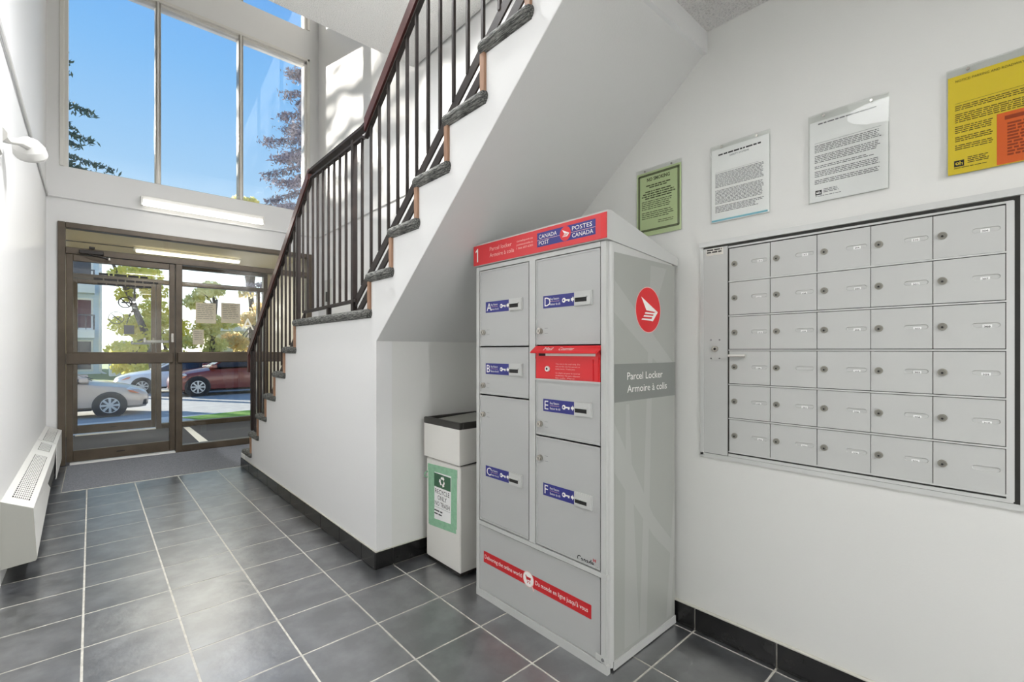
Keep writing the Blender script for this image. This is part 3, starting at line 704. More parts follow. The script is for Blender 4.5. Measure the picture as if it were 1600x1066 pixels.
# door with a recessed name slot
def door_mesh():
    W2, H2 = .0735, .0628
    bm = bmesh.new(); outer = [(-W2, -H2), (W2, -H2), (W2, H2), (-W2, H2)]
    cu, cv, L, R_ = .0365, .003, .0215, .0068
    pill = [(cu + L + R_ * math.cos(t), cv + R_ * math.sin(t)) for t in np.linspace(-PI / 2, PI / 2, 8)] + [(cu - L + R_ * math.cos(t), cv + R_ * math.sin(t)) for t in np.linspace(PI / 2, 3 * PI / 2, 8)]
    T = .006
    P3 = lambda u, v, ww: bm.verts.new((-ww, -u, v))
    vo = [P3(u, v, T) for u, v in outer]; vi = [P3(u, v, T) for u, v in pill]
    eo = [bm.edges.new((vo[i], vo[(i + 1) % 4])) for i in range(4)]; ei = [bm.edges.new((vi[i], vi[(i + 1) % 16])) for i in range(16)]
    bmesh.ops.triangle_fill(bm, edges=eo + ei, use_beauty=True)
    vb = [P3(u, v, 0.) for u, v in outer]
    for i in range(4): bm.faces.new((vo[i], vo[(i + 1) % 4], vb[(i + 1) % 4], vb[i]))
    sh = [P3(u * 1 + 0, v, T - .0022) for u, v in [(cu + (a - cu) * .96, cv + (b - cv) * .82) for a, b in pill]]
    for i in range(16): bm.faces.new((vi[i], vi[(i + 1) % 16], sh[(i + 1) % 16], sh[i]))
    bm.faces.new(sh)
    bmesh.ops.recalc_face_normals(bm, faces=bm.faces)
    me = bpy.data.meshes.new('mailbox_door'); bm.to_mesh(me); bm.free(); me.materials.append(MBOX); return me
dm = door_mesh()
PO = plane((0, 0, 0), (0, -1, 0), (0, 0, 1))
lm = MB().cyl(PO(0, 0, 0), PO(0, 0, .004), .0108, LOCKR, 22).cyl(PO(0, 0, .004), PO(0, 0, .0056), .0080, LOCKC, 20).cyl(PO(0, -.002, .0056), PO(0, -.002, .0060), .0030, KEYH, 10).mesh('lock', smooth=True)
pm = MB().slab(PO, -.0095, .0095, -.0052, .0052, 0, .0008, PAPER).mesh('number_label')
nums = [['101', '102', '103', '104', '105', '106'], ['107', '108', '109', None, '202', '203'], ['204', '205', '206', '207', '208', '209'], ['210', '301', '302', '303', '304', '305'], ['306', '307', '308', '309', '310', None]]
for c in range(5):
    for r_ in range(6):
        yc = (colY[c] + colY[c + 1]) / 2; zc = (rowZ[r_] + rowZ[r_ + 1]) / 2 + .0005
        d = inst('mailbox_door', dm, mbk, (XR - .0012, yc, zc)); ORG[d.name] = (XR - .0012, yc, zc)
        inst('lock', lm, d, (XR - .0072, yc + .0535, zc + .002))
        if nums[c][r_]:
            u = -yc + .0365 + random.uniform(-.003, .003); v = zc - .0015 + (.002 if r_ == 0 else random.uniform(-.002, .001))
            inst('number_label', pm, d, (XR - .0058, -u, v))
            text('number', nums[c][r_], PM, u, v - .0024, .0052, BLACKP, d, width=.0125, align='c', wofs=.0070, bold=.01)
for r_ in range(1, 7):
    MB().slab(PM, M_(.781), M_(.033), rowZ[r_] - .002 + (.004 if r_ == 6 else 0), rowZ[r_] + .0025 + (.004 if r_ == 6 else 0), .001, .0095, MBOXL).build('shelf_lip', mbk)
hh = MB(); hh.slab(PM, M_(.779), M_(.716), 1.1385, 1.146, .006, .022, ALU); hh.slab(PM, M_(.779), M_(.716), 1.136, 1.1395, .018, .022, ALUD); hh.build('door_pull', mbk)

# ================================================================= NOTICES IN ACRYLIC HOLDERS
def holder(name, label, y0, y1, z0, z1, ztop, paper):
    o = thing(name, label, 'notice', (XR, (y0 + y1) / 2, z0), group='notices over the mailboxes')
    P = plane((XR, y1, 0), (0, -1, 0), (0, 0, 1)); W = y1 - y0
    MB().slab(P, 0, W, z0, z1, .0008, .0022, ACRYL).build('acrylic_back', o)
    sh = MB().slab(P, .003, W - .003, z0 + .003, ztop, .003, .0052, paper).build('sheet', o)
    MB().slab(P, 0, W, z0, z1, .0066, .0084, ACRYL).build('acrylic_front', o)
    for u in (.045, W - .045): MB().cyl(P(u, z1 - .011, .0084), P(u, z1 - .011, .0115), .004, CHROME, 10).build('screw', o)
    return o, P, W, sh
o, P, W, sh = holder('notice', 'pale green no smoking notice above the parcel locker', .979, 1.199, 1.675, 1.981, 1.965, PAPERG)
q = MB(); n = 34
for i in range(n):
    t = .014 + (W - .028) * i / (n - 1)
    for z in (1.951, 1.702): q.flat(P, [(t - .004, z - .005), (t + .001, z - .005), (t + .004, z + .005), (t - .001, z + .005)], .0056, OLIVE)
for i in range(44):
    z = 1.702 + .249 * i / 43
    for u in (.014, W - .014): q.flat(P, [(u - .005, z - .004), (u - .005, z + .0005), (u + .005, z + .004), (u + .005, z - .0005)], .0056, OLIVE)
for k, (z, a) in enumerate(((1.905, .05), (1.896, .066), (1.878, .045), (1.868, .034), (1.858, .028), (1.848, .045))): scribble(q, P, a, W - a, z - .006, z, .0085, OLIVE, w=.0056, fill=.62, ragged=.02, seed=k)
scribble(q, P, .028, W - .028, 1.792, 1.834, .0085, OLIVE, w=.0056, fill=.4, seed=9); scribble(q, P, .028, W - .028, 1.752, 1.784, .0085, OLIVE, w=.0056, fill=.4, seed=10); scribble(q, P, .11, W - .03, 1.724, 1.740, .008, OLIVE, w=.0056, fill=.35, seed=11)
q.build('printing', sh, fix=False)
text('lettering', 'NO SMOKING', P, W / 2, 1.922, .015, OLIVE, sh, width=.112, align='c', wofs=.0058, bold=.03)
def memo(P, W, sh, ink, top, z1, bottom, seed, wmax=None):
    q = MB(); e = wmax or (W - .02)
    for i, z in enumerate((top - .034, top - .042, top - .056, top - .070)):
        if i != 1: scribble(q, P, .02, .034, z - .004, z, .007, ink, w=.0056, fill=.6, ragged=0, seed=seed + i)
        scribble(q, P, .045, .045 + (.09, .08, .04, .10)[i], z - .004, z, .007, ink, w=.0056, fill=.6, ragged=.1, seed=seed + i + 9)
    q.rect(P, .018, W - .02, top - .0785, top - .0777, .0056, ink)
    z = top - .085; r = random.Random(seed); k = 0
    while z > bottom:
        h = r.choice((.012, .018, .03, .024)); h = min(h, z - bottom + .004)
        ee = e if (wmax is None or z < z1) else W - .02
        scribble(q, P, .018, ee, z - h, z, .0056, ink, w=.0056, fill=.45, ragged=.35 if h < .015 else .06, seed=seed * 31 + k); k += 1; z -= h + .006
    return q
o, P, W, sh = holder('notice', 'white safety systems notice with a blue bottom edge', .632, .853, 1.672, 1.981, 1.966, PAPER)
q = MB(); q.rect(P, .003, W - .008, 1.678, 1.685, .0058, PAPERB)
scribble(q, P, .030, W - .03, 1.938, 1.945, .0085, BLACKP, w=.0056, fill=.7, ragged=0, seed=3)
for i, z in enumerate((1.915, 1.907, 1.893, 1.881)):
    scribble(q, P, .018, .032, z - .004, z, .007, GREYP, w=.0056, fill=.6, ragged=0, seed=i); scribble(q, P, .045, .14, z - .004, z, .007, GREYP, w=.0056, fill=.6, ragged=.3, seed=i + 20)
q.rect(P, .018, W - .04, 1.873, 1.8737, .0056, GREYP)
scribble(q, P, .018, W - .02, 1.810, 1.868, .0052, GREYP, w=.0056, fill=.5, ragged=.05, seed=41); scribble(q, P, .018, W - .02, 1.745, 1.802, .0052, GREYP, w=.0056, fill=.5, ragged=.05, seed=42); scribble(q, P, .018, W - .02, 1.712, 1.738, .0056, GREYP, w=.0056, fill=.5, ragged=.2, seed=43)
q.build('printing', sh, fix=False)
text('lettering', 'SAFETY SYSTEMS', P, W / 2, 1.926, .0065, BLACKP, sh, width=.072, align='c', wofs=.0058)
o, P, W, sh = holder('notice', 'white memo notice with a small black emblem low on it', .286, .507, 1.672, 1.976, 1.952, PAPER)
q = memo(P, W, sh, GREYP, 1.955, 1.7, 1.728, 5); scribble(q, P, .028, W - .03, 1.938, 1.944, .007, GREYP, w=.0056, fill=.6, ragged=0, seed=51)
def emblem(q, P, u, v, s, ink, paper):
    q.rect(P, u, u + s, v, v + s * .85, .0056, ink)
    q.flat(P, circ(u + s * .33, v + s * .42, s * .20, 12), .0058, paper); q.flat(P, circ(u + s * .33, v + s * .45, s * .09, 8), .006, ink)
    q.rect(P, u + s * .55, u + s * .64, v + s * .18, v + s * .72, .0058, paper); q.rect(P, u + s * .78, u + s * .86, v + s * .18, v + s * .5, .0058, paper); q.rect(P, u + s * .55, u + s * .86, v + s * .42, v + s * .50, .0058, paper)
emblem(q, P, .020, 1.698, .019, BLACKP, PAPER); scribble(q, P, .044, .09, 1.699, 1.716, .005, GREYP, w=.0056, fill=.5, seed=6); scribble(q, P, .02, .10, 1.690, 1.695, .005, GREYP, w=.0056, fill=.4, seed=7)
q.build('printing', sh, fix=False)
o, P, W, sh = holder('notice', 'yellow parking notice with an orange sheet in front of it', -.068, .154, 1.670, 1.978, 1.957, PAPERY)
q = memo(P, W, sh, YINK, 1.955, 1.818, 1.735, 8, .096)
emblem(q, P, .016, 1.694, .021, BLACKP, PAPERY); scribble(q, P, .044, .088, 1.697, 1.717, .005, YINK, w=.0056, fill=.5, seed=16); scribble(q, P, .016, .09, 1.686, 1.691, .005, YINK, w=.0056, fill=.4, seed=17)
q.build('printing', sh, fix=False)
text('lettering', 'NOTICE: PARKING AND ROADWAY SAFETY', P, .019, 1.938, .0068, YINK, sh, width=.165, wofs=.0058)
os_ = MB().slab(P, .102, .21, 1.675, 1.816, .0053, .0062, PAPERO); os_.rect(P, .117, .195, 1.795, 1.806, .0064, OINK)
scribble(os_, P, .122, .20, 1.69, 1.786, .0085, OINK, w=.0064, fill=.6, seed=23); os_.build('orange_sheet', o)

# ================================================================= HEATERS ON THE LEFT WALL
def heater(label, y0, y1, xb0, xb1, ztop_slots, end):
    o = thing('baseboard_heater', label, 'heater', (XL, y0, .085), group='wall heaters')
    sec = lambda xb: [(XL + .001, .42), (-.216, .364), (xb, .108 if end else .078), (xb - .004, .098 if end else .068), (XL + .001, .086)]
    s0, s1 = sec(xb0), sec(xb1)
    fr_ = MB()
    vs = [(s0[1][0], y0, s0[1][1]), (s0[2][0], y0, s0[2][1]), (s0[3][0], y0, s0[3][1]), (s1[1][0], y1, s1[1][1]), (s1[2][0], y1, s1[2][1]), (s1[3][0], y1, s1[3][1])]
    inn = [(x - .004, y, z) for x, y, z in vs]
    fr_.add(vs + inn, [(0, 1, 4, 3), (1, 2, 5, 4), (6, 9, 10, 7), (7, 10, 11, 8), (2, 8, 11, 5), (0, 3, 9, 6), (0, 6, 7, 1), (1, 7, 8, 2), (3, 4, 10, 9), (4, 5, 11, 10)], OFFWH)
    fr_.build('front_cover', o)
    if end: MB().prism(lambda u, v, ww: Vector((u, y0 + ww, v)), s0, -.006, .004, HEATEND).build('end_cap', o)
    MB().box(XL + .001, -.23, y0 + .01, y1 - .004, .10, .35, GAP).build('fin_core', o)
    T = lambda a, y, d=0.: Vector((XL + .001 + a * .114 + d * .44, y, .42 - a * .056 + d * .9))       # a 0..1 across the sloping top
    top = MB()
    for a, b, c, d in [(0, .24, y0, y1), (.80, 1.0, y0, y1)] + [(.24, .80, p, q_) for p, q_ in ztop_slots]:
        vs = [T(a, c), T(b, c), T(b, d), T(a, d)] + [T(a, c, -.004), T(b, c, -.004), T(b, d, -.004), T(a, d, -.004)]
        top.add(vs, [(0, 1, 2, 3), (7, 6, 5, 4), (0, 4, 5, 1), (1, 5, 6, 2), (2, 6, 7, 3), (3, 7, 4, 0)], OFFWH)
    top.build('top_panel', o)
    gr = MB(); sl2 = sorted(ztop_slots)
    for (p0, p1), (p2, p3) in zip(sl2[:-1], sl2[1:]):
        n = int((p2 - p1) / .045)
        for i in range(1, n):
            y = p1 + (p2 - p1) * i / n
            gr.add([T(.24, y - .010), T(.80, y - .010), T(.80, y + .010), T(.24, y + .010)], [(0, 1, 2, 3)], OFFWH)
        for i in range(1, 9):
            a = .24 + .56 * i / 9
            gr.add([T(a - .018, p1, .0003), T(a + .018, p1, .0003), T(a + .018, p2, .0003), T(a - .018, p2, .0003)], [(0, 1, 2, 3)], OFFWH)
    g_ = gr.build('grille', o, fix=False, kind='stuff')
    return o
heater('long white heater cover nearest the viewer, with a grey end cap', 3.367, 5.50, -.203, -.238, [(3.367, 3.50), (4.84, 5.05), (5.44, 5.50)], True)
heater('shorter white heater cover next to the entrance door frame', 5.52, 6.455, -.216, -.216, [(5.52, 5.56), (6.38, 6.455)], False)

# ================================================================= LIGHTS, CONDUIT AND PLATE
cp = MB()
cp.tube([(XL + .012, 2.2, 2.70), (XL + .012, 6.47, 2.70)], .010, WALL, 8); cp.tube([(XL + .012, 6.47, 2.70), (XL + .02, 6.488, 2.70), (XW - .02, 6.488, 2.70)], .010, WALL, 8)
cp.tube([(XW - .012, 6.48, 2.70), (XW - .012, 3.6, 2.70)], .009, WALL, 8)
cp = cp.build('conduit'); tag(cp, 'thin white conduit running round the walls above the entrance', 'conduit')
ft = thing('fluorescent_light', 'white fluorescent strip light on the front wall above the entrance', 'light', (1.0, YD, 2.72))
MB().box(.40, 1.615, 6.425, 6.5, 2.765, 2.845, WHITEM, .006).build('housing', ft)
MB().box(.405, 1.61, 6.40, 6.44, 2.735, 2.80, LIT, .012).build('tube', ft)
for x in (.405, 1.60): MB().box(x - .006, x + .014, 6.395, 6.45, 2.73, 2.82, WHITEM, .003).build('end_socket', ft)
vt = thing('fluorescent_light', 'fluorescent strip light on the vestibule ceiling behind the transom', 'light', (1.0, 7.6, 2.475))
MB().box(.40, 1.60, 7.56, 7.68, 2.44, 2.475, WHITEM, .005).build('housing', vt); MB().box(.42, 1.58, 7.54, 7.60, 2.405, 2.445, LITV, .01).build('tube', vt)
cb = MB().tube([(-.27, 7.62, 2.462), (.1, 7.60, 2.462), (.4, 7.6, 2.462)], .006, GREYP).build('cable'); tag(cb, 'thin cable along the cream vestibule ceiling', 'cable')
eg = thing('emergency_light', 'white emergency light head on an arm by the left window', 'emergency light', (XL, 2.8, 2.1))
MB().box(XL, XL + .07, 2.42, 2.74, 1.93, 2.15, EMERG, .012).build('battery_box', eg)
e_ = MB()
prof = [(-.0, .018), (.02, .045), (.05, .062), (.085, .066), (.10, .060), (.104, .0)]
hc = Vector((-.235, 3.42, 2.20)); hdv = Vector((.12, .75, -.65)).normalized()
for (t0, r0), (t1, r1) in zip(prof[:-1], prof[1:]): e_.cyl(hc + hdv * (t0 - .05), hc + hdv * (t1 - .05), r0, EMERG, 20, max(r1, .001))
e_.build('lamp_head', eg, smooth=True)
MB().tube([(XL + .055, 2.72, 2.02), (XL + .06, 2.95, 2.07), (-.255, 3.2, 2.15), hc], [.03, .014, .016, .016], EMERG, 10).build('arm', eg)
ppt = thing('wall_plate', 'grey metal plate with a small black switch on the stairwell wall', 'switch plate', (XW, 6.15, 1.75))
MB().box(XW - .006, XW, 6.02, 6.34, 1.74, 2.09, MBOX, .002).build('plate', ppt); MB().box(XW - .02, XW - .006, 6.12, 6.19, 1.80, 1.93, KEYH, .003).build('switch', ppt)

def dome(label, x, y, z, watts, r=.15):  # builds the mailbox lamp and three added fill lights
    o = thing('ceiling_or_fill_lamp', label, 'light', (x, y, z))
    MB().cyl((x, y, z), (x, y, z - .03), r + .015, WHITEM, 24).build('canopy', o)
    d = MB(); n = 6
    for i in range(n):
        a0, a1 = PI / 2 * i / n, PI / 2 * (i + 1) / n
        d.cyl((x, y, z - .03 - .07 * math.sin(a0)), (x, y, z - .03 - .07 * math.sin(a1)), r * math.cos(a0), LITD, 24, max(r * math.cos(a1), .001))
    d.build('diffuser', o, smooth=True)
    l = bpy.data.lights.new('lamp', 'AREA'); l.shape = 'DISK'; l.size = r * 1.9; l.energy = watts; l.color = (.985, .99, 1)
    lo = bpy.data.objects.new('lamp_light', l); COL.objects.link(lo); lo.location = (x, y, z - .115)
    return o
dome('round dome lamp on the low ceiling by the mailboxes', .82, .47, 2.462, LAMP_NEAR)
dome('added unseen dome fill light on the low ceiling of the hall behind', .85, -1.7, 2.462, FILL_HALL)  # unseen fill, added to light the mailbox wall and locker side evenly
dome('added unseen dome fill light under the upper landing over the lobby', .75, 2.5, 3.86, FILL_ATRIUM)  # unseen fill, added to brighten the lobby walls
dome('added unseen dome fill light under the upper landing over the stairs', 1.38, 1.95, 3.86, FILL_STAIR)  # unseen fill, added to lift the stairwell wall
def tube_light(loc, rot, sx_, sy_, e, c):
    l = bpy.data.lights.new('tube', 'AREA'); l.shape = 'RECTANGLE'; l.size = sx_; l.size_y = sy_; l.energy = e; l.color = c
    lo = bpy.data.objects.new('tube_light', l); COL.objects.link(lo); lo.location = loc; lo.rotation_euler = rot
tube_light((1.0, 6.392, 2.76), (math.radians(-60), 0, 0), 1.19, .05, LAMP_TUBE, (1, .98, .95))
tube_light((1.0, 7.57, 2.402), (0, 0, 0), 1.15, .05, LAMP_VEST, (1, .95, .84))

# ================================================================= OUTSIDE
GZ = -.65
def st_box(name, label, mt, x0, x1, y0, y1, z0, z1):
    return tag(MB().box(x0, x1, y0, y1, z0, z1, mt).build(name), label, kind='structure')
st_box('landing_slab', 'pale concrete landing outside the outer door', CONC, -6, 14, 8.75, 10.2, -.4, -.02)
sl2_ = MB().add([(-30, 10.2, -.03), (40, 10.2, -.03), (40, 12.6, GZ + .1), (-30, 12.6, GZ + .1)], [(0, 1, 2, 3)], CONC).build('front_path'); tag(sl2_, 'concrete path sloping down to the street', kind='structure')
gp = MB().add([(1.15, 9.9, -.012), (1.40, 9.3, -.012), (8, 8.8, -.012), (8, 10.19, -.012), (2.2, 10.19, -.012)], [(0, 1, 2, 3, 4)], GRASS).build('lawn'); tag(gp, 'patch of bright green lawn outside the sidelight', kind='structure')
st_box('sidewalk', 'near sidewalk along the street', CONC, -60, 60, 12.5, 14.6, -1.0, GZ + .12)
st_box('street', 'blue grey asphalt street with parked cars', ASPHALT, -80, 80, 14.6, 27.0, -1.0, GZ)
st_box('curb', 'far concrete curb of the street', CONC, -80, 80, 27.0, 27.4, -1.0, GZ + .14)
st_box('lawn', 'green lawn across the street', GRASSD, -80, 80, 27.4, 36, -1.0, GZ + .12)
st_box('ground', 'dry ground and gardens beyond the far lawn', GRASSD, -120, 120, 36, 140, -1.0, GZ + .10)

# cars, built along +x with x=0 at the front axle, facing +x
def car(name, label, loc, rotz, paint, L=4.5, W=1.76, H=1.46, rad=.315, suv=False):
    o = thing(name, label, 'car', loc, rotz=rotz, local=True)
    hw = W / 2; k = H / 1.46
    # stations: x, bottom z, shoulder z, top z, half width
    stn = [(.86, .34, .50, .54, .52), (.80, .22, .58, .66, .74), (.62, .20, .68, .76, .90), (.30, .20, .78, .86, .97), (-.30, .20, .86, .95, 1.), (-.55, .20, .90, .99, 1.), (-1.4, .20, .93, .97, 1.), (-2.4, .20, .95, .99, 1.), (-3.0, .22, .97, 1.03, .97), (-3.45, .26, .95, 1.03, .90), (-3.64, .36, .86, .92, .78)]
    b = MB(); ring = []
    for x, zb, zs, zt, ww in stn:
        w_ = hw * ww; zs, zt = zs * k, zt * k
        half = [(w_ * .80, zb), (w_ * .97, zb + .08), (w_, (zb + zs) / 2), (w_ * .985, zs - .10), (w_ * .93, zs), (w_ * .62, zt - .01), (0, zt)]
        ring.append([(x, y, z) for y, z in half] + [(x, -y, z) for y, z in half[-2::-1]])
    n = len(ring[0]); vs = [p for r_ in ring for p in r_]; fs = []
    for i in range(len(ring) - 1):
        for j in range(n - 1): fs.append((i * n + j, i * n + j + 1, (i + 1) * n + j + 1, (i + 1) * n + j))
        fs.append((i * n + n - 1, i * n, (i + 1) * n, (i + 1) * n + n - 1))
    fs += [tuple(range(n)), tuple(range((len(ring) - 1) * n, len(ring) * n))]
    b.add(vs, fs, paint); b.build('body', o, smooth=True)
    zr = H
    rx = (-1.25, -2.75 if not suv else -3.2); bx_ = -3.35 if not suv else -3.55
    roof = MB(); yb, yt = hw * .90, hw * .66
    P_ = [(-.42, .97 * k, yb), (rx[0], zr - .05, yt), (rx[0] - .35, zr, yt), (rx[1], zr - .03, yt), (bx_, 1.02 * k, yb)]
    vs = [(x, s_ * y, z) for s_ in (1, -1) for x, z, y in P_]
    roof.add(vs, [(1, 2, 7, 6), (2, 3, 8, 7)], paint)
    roof.build('roof', o)
    gl = MB(); gl.add(vs, [(0, 1, 6, 5), (3, 4, 9, 8), (0, 4, 3, 2, 1), (5, 6, 7, 8, 9)], CARGL); gl.build('windows', o)
    for s_ in (1, -1):
        pl = MB()
        for (a, c) in ((0, 1), (1, 2), (2, 3), (3, 4)):
            pl.tube([(P_[a][0], s_ * (P_[a][2] + .006), P_[a][1]), (P_[c][0], s_ * (P_[c][2] + .006), P_[c][1])], .035, paint, 6)
        xm = (rx[0] + rx[1]) / 2; pl.tube([(xm, s_ * (yb + .004), .97 * k), (xm - .08, s_ * (yt + .006), zr - .02)], .035, CARBK, 6)
        pl.build('pillar', o)
        mr = MB().box(-.62, -.44, s_ * (hw - .02), s_ * (hw + .17), .95 * k, 1.09 * k, paint, .03); mr.build('mirror', o)
        hl = MB().add([(.84, s_ * hw * .60, .56 * k), (.60, s_ * hw * .93, .60 * k), (.34, s_ * hw * .955, .74 * k), (.42, s_ * hw * .80, .79 * k), (.74, s_ * hw * .60, .69 * k)], [(0, 1, 2, 3, 4)], WHITEM)
        hl.add([(.66, s_ * (hw * .90 + .012), .595 * k), (.42, s_ * (hw * .965), .65 * k), (.36, s_ * (hw * .975), .725 * k), (.5, s_ * (hw * .90 + .015), .69 * k)], [(0, 1, 2, 3)], AMBER); hl.build('headlight', o, fix=False)
        hn = MB().box(-1.55, -1.35, s_ * (hw - .02), s_ * (hw + .03), .80 * k, .83 * k, paint, .01); hn.build('door_handle', o)
        for xw in (0., -2.6 if not suv else -2.68):
            y0 = s_ * (hw - .20); y1 = s_ * (hw + .012)
            ar = MB().cyl((xw, s_ * (hw - .3), rad), (xw, s_ * (hw + .004), rad), rad + .055, CARBK, 28); ar.build('wheel_arch', o)
            wh = MB().cyl((xw, y0, rad), (xw, y1, rad), rad, TIRE, 28).build('wheel', o)
            rr = rad * .66; rm = MB().cyl((xw, y1, rad), (xw, y1 + s_ * .004, rad), rr, CARBK, 24)
            for q in range(8):
                a = 2 * PI * q / 8; ca, sa = math.cos(a), math.sin(a)
                p = [(xw + ca * rr * .15 - sa * .022, rad + sa * rr * .15 + ca * .022), (xw + ca * rr - sa * .036, rad + sa * rr + ca * .036), (xw + ca * rr + sa * .026, rad + sa * rr - ca * .026), (xw + ca * rr * .15 + sa * .022, rad + sa * rr * .15 - ca * .022)]
                rm.add([(x, y1 + s_ * .010, z) for x, z in p], [(0, 1, 2, 3)], RIM)
            oc = circ(xw, rad, rr, 24); ic = circ(xw, rad, rr * .9, 24)
            rm.add([(x, y1 + s_ * .012, z) for x, z in oc + ic], [(i, (i + 1) % 24, 24 + (i + 1) % 24, 24 + i) for i in range(24)], RIM)
            rm.cyl((xw, y1, rad), (xw, y1 + s_ * .014, rad), rr * .22, RIM, 14)
            rm.build('rim', wh, fix=False)
    bp = MB().box(.60, .84, -hw * .62, hw * .62, .26, .40, CARBK, .03); bp.box(.70, .80, -hw * .80, -hw * .66, .28, .42, CARBK, .01); bp.box(.70, .80, hw * .66, hw * .80, .28, .42, CARBK, .01); bp.build('grille', o)
    MB().box(-2.25, -.36, -hw * .95, hw * .95, .19, .24, CARBK, .01).build('sill', o)
    wp = MB().tube([(-.36, -.5, .985 * k), (-.52, .1, 1.05 * k)], .012, CARBK, 5).tube([(-.34, .2, .99 * k), (-.50, .62, 1.04 * k)], .012, CARBK, 5); wp.build('wiper', o)
    return o
car('car', 'champagne silver sedan parked nearest, seen through the lower door pane', (.38, 16.65 + .88, GZ), 0, CARSIL)
car('car', 'white car across the street behind the silver sedan', (1.56, 24.4 + .9, GZ), PI, CARWHI, rad=.32)
car('car', 'maroon sport utility car across the street seen through the sidelight', (3.1, 21.7 + .95, GZ), PI, CARRED, H=1.68, W=1.9, rad=.37, suv=True)

# pale blue apartment house
hs = thing('apartment_house', 'pale blue apartment house with white balconies across the street', 'house', (-2.3, 45, GZ))
HX0, HX1, HY, HZ = -5.2, .55, 45., 9.6
MB().box(HX0, HX1, HY, HY + 12, GZ, HZ, SIDING).build('wall', hs)
MB().box(HX0 - .4, HX1 + .4, HY - .5, HY + 12.4, HZ, HZ + .35, SIDTRIM, .04).build('roof', hs)
sdm = MB()
for i in range(48): z = GZ + .2 * i + .1; sdm.box(HX0, HX1 + .004, HY - .012, HY + .001, z, z + .015, SIDTRIM)
sdm.build('siding_lap', hs, kind='stuff')
MB().tube([(HX1 - .05, HY - .12, HZ), (HX1 - .05, HY - .12, 7.1), (HX1 - .05, HY - .3, 6.8), (HX1 - .05, HY - .12, 6.4), (HX1 - .05, HY - .12, GZ + .3), (HX1 + .25, HY - .2, GZ + .05)], .09, SIDTRIM).build('downspout', hs)
for fl_i, z0 in enumerate((-.2, 2.75, 5.9)):
    for xx in (-1.30,):
        wn = MB(); wn.box(xx - .12, xx + 1.42, HY - .08, HY, z0 - .12, z0 + 2.1, SIDTRIM, .01); wn = wn.build('window', hs)
        MB().box(xx, xx + 1.3, HY - .10, HY - .07, z0, z0 + 1.98, DRAPE if fl_i == 1 else WINDK).build('pane', wn)
    if fl_i:
        for xx in (-3.2,):
            MB().box(xx, xx + 3.4, HY - 1.2, HY, z0 - .75, z0 - .15, SIDTRIM, .02).build('balcony', hs)
            rr_ = MB()
            for q in range(9): rr_.box(xx + .05 + q * .41, xx + .09 + q * .41, HY - 1.18, HY - 1.14, z0 - .15, z0 + .85, WINDK)
            rr_.box(xx, xx + 3.4, HY - 1.19, HY - 1.12, z0 + .82, z0 + .9, WINDK); rr_.box(xx + 3.3, xx + 3.4, HY - 1.2, HY - 1.1, z0 - .15, z0 + .9, WINDK); rr_.build('balcony_rail', hs)
sh_ = thing('garden_shed', 'low white shed roof showing beside the blue house', 'shed', (1.6, 41, GZ))
MB().box(.9, 2.4, 40.2, 42.5, GZ, 1.25, SIDTRIM, .02).build('wall', sh_)
MB().prism(plane((0, 40., 0), (1, 0, 0), (0, 0, 1)), [(.7, 1.22), (2.6, 1.22), (1.6, 1.8)], 0, -2.8, CONC).build('roof', sh_)
ho = thing('far_house', 'far tan house behind the autumn trees', 'house', (18, 60, GZ))
MB().box(10, 24, 60, 70, GZ, 3.4, CREAM).build('wall', ho); MB().prism(plane((0, 59.5, 0), (1, 0, 0), (0, 0, 1)), [(9.4, 3.3), (24.6, 3.3), (17, 6.4)], 0, -11, CONC).build('roof', ho)
for x in (12, 17, 21): MB().box(x, x + 1.5, 59.95, 60.02, .6, 2.0, WINDK).build('window', ho)

# trees
def leaf_cloud(blobs, n, size, mt, name, parent, flat=.5):
    P = []; tot = sum(b[3] * b[4] * b[5] for b in blobs) ; vs = []; fs = []
    for (cx, cy, cz, rx, ry, rz) in blobs:
        m_ = max(8, int(n * rx * ry * rz / tot))
        d = rng.normal(size=(m_, 3)); d /= np.linalg.norm(d, axis=1)[:, None]
        rad = rng.random(m_) ** .45
        P.append(np.array([cx, cy, cz]) + d * rad[:, None] * np.array([rx, ry, rz]))
    P = np.concatenate(P); N_ = len(P)
    a = rng.normal(size=(N_, 3)); a /= np.linalg.norm(a, axis=1)[:, None]; b = np.cross(a, rng.normal(size=(N_, 3))); b /= np.linalg.norm(b, axis=1)[:, None]
    s_ = size * (.6 + .8 * rng.random((N_, 1)))
    q = np.stack([P - a * s_, P - b * s_ * flat, P + a * s_, P + b * s_ * flat], 1).reshape(-1, 3) - np.array(ORG.get(parent.name, (0, 0, 0)))
    me = bpy.data.meshes.new(name); me.from_pydata(q.tolist(), [], np.arange(N_ * 4).reshape(-1, 4).tolist()); me.materials.append(mt)
    o = bpy.data.objects.new(name, me); COL.objects.link(o); o.parent = parent; o['kind'] = 'stuff'; return o
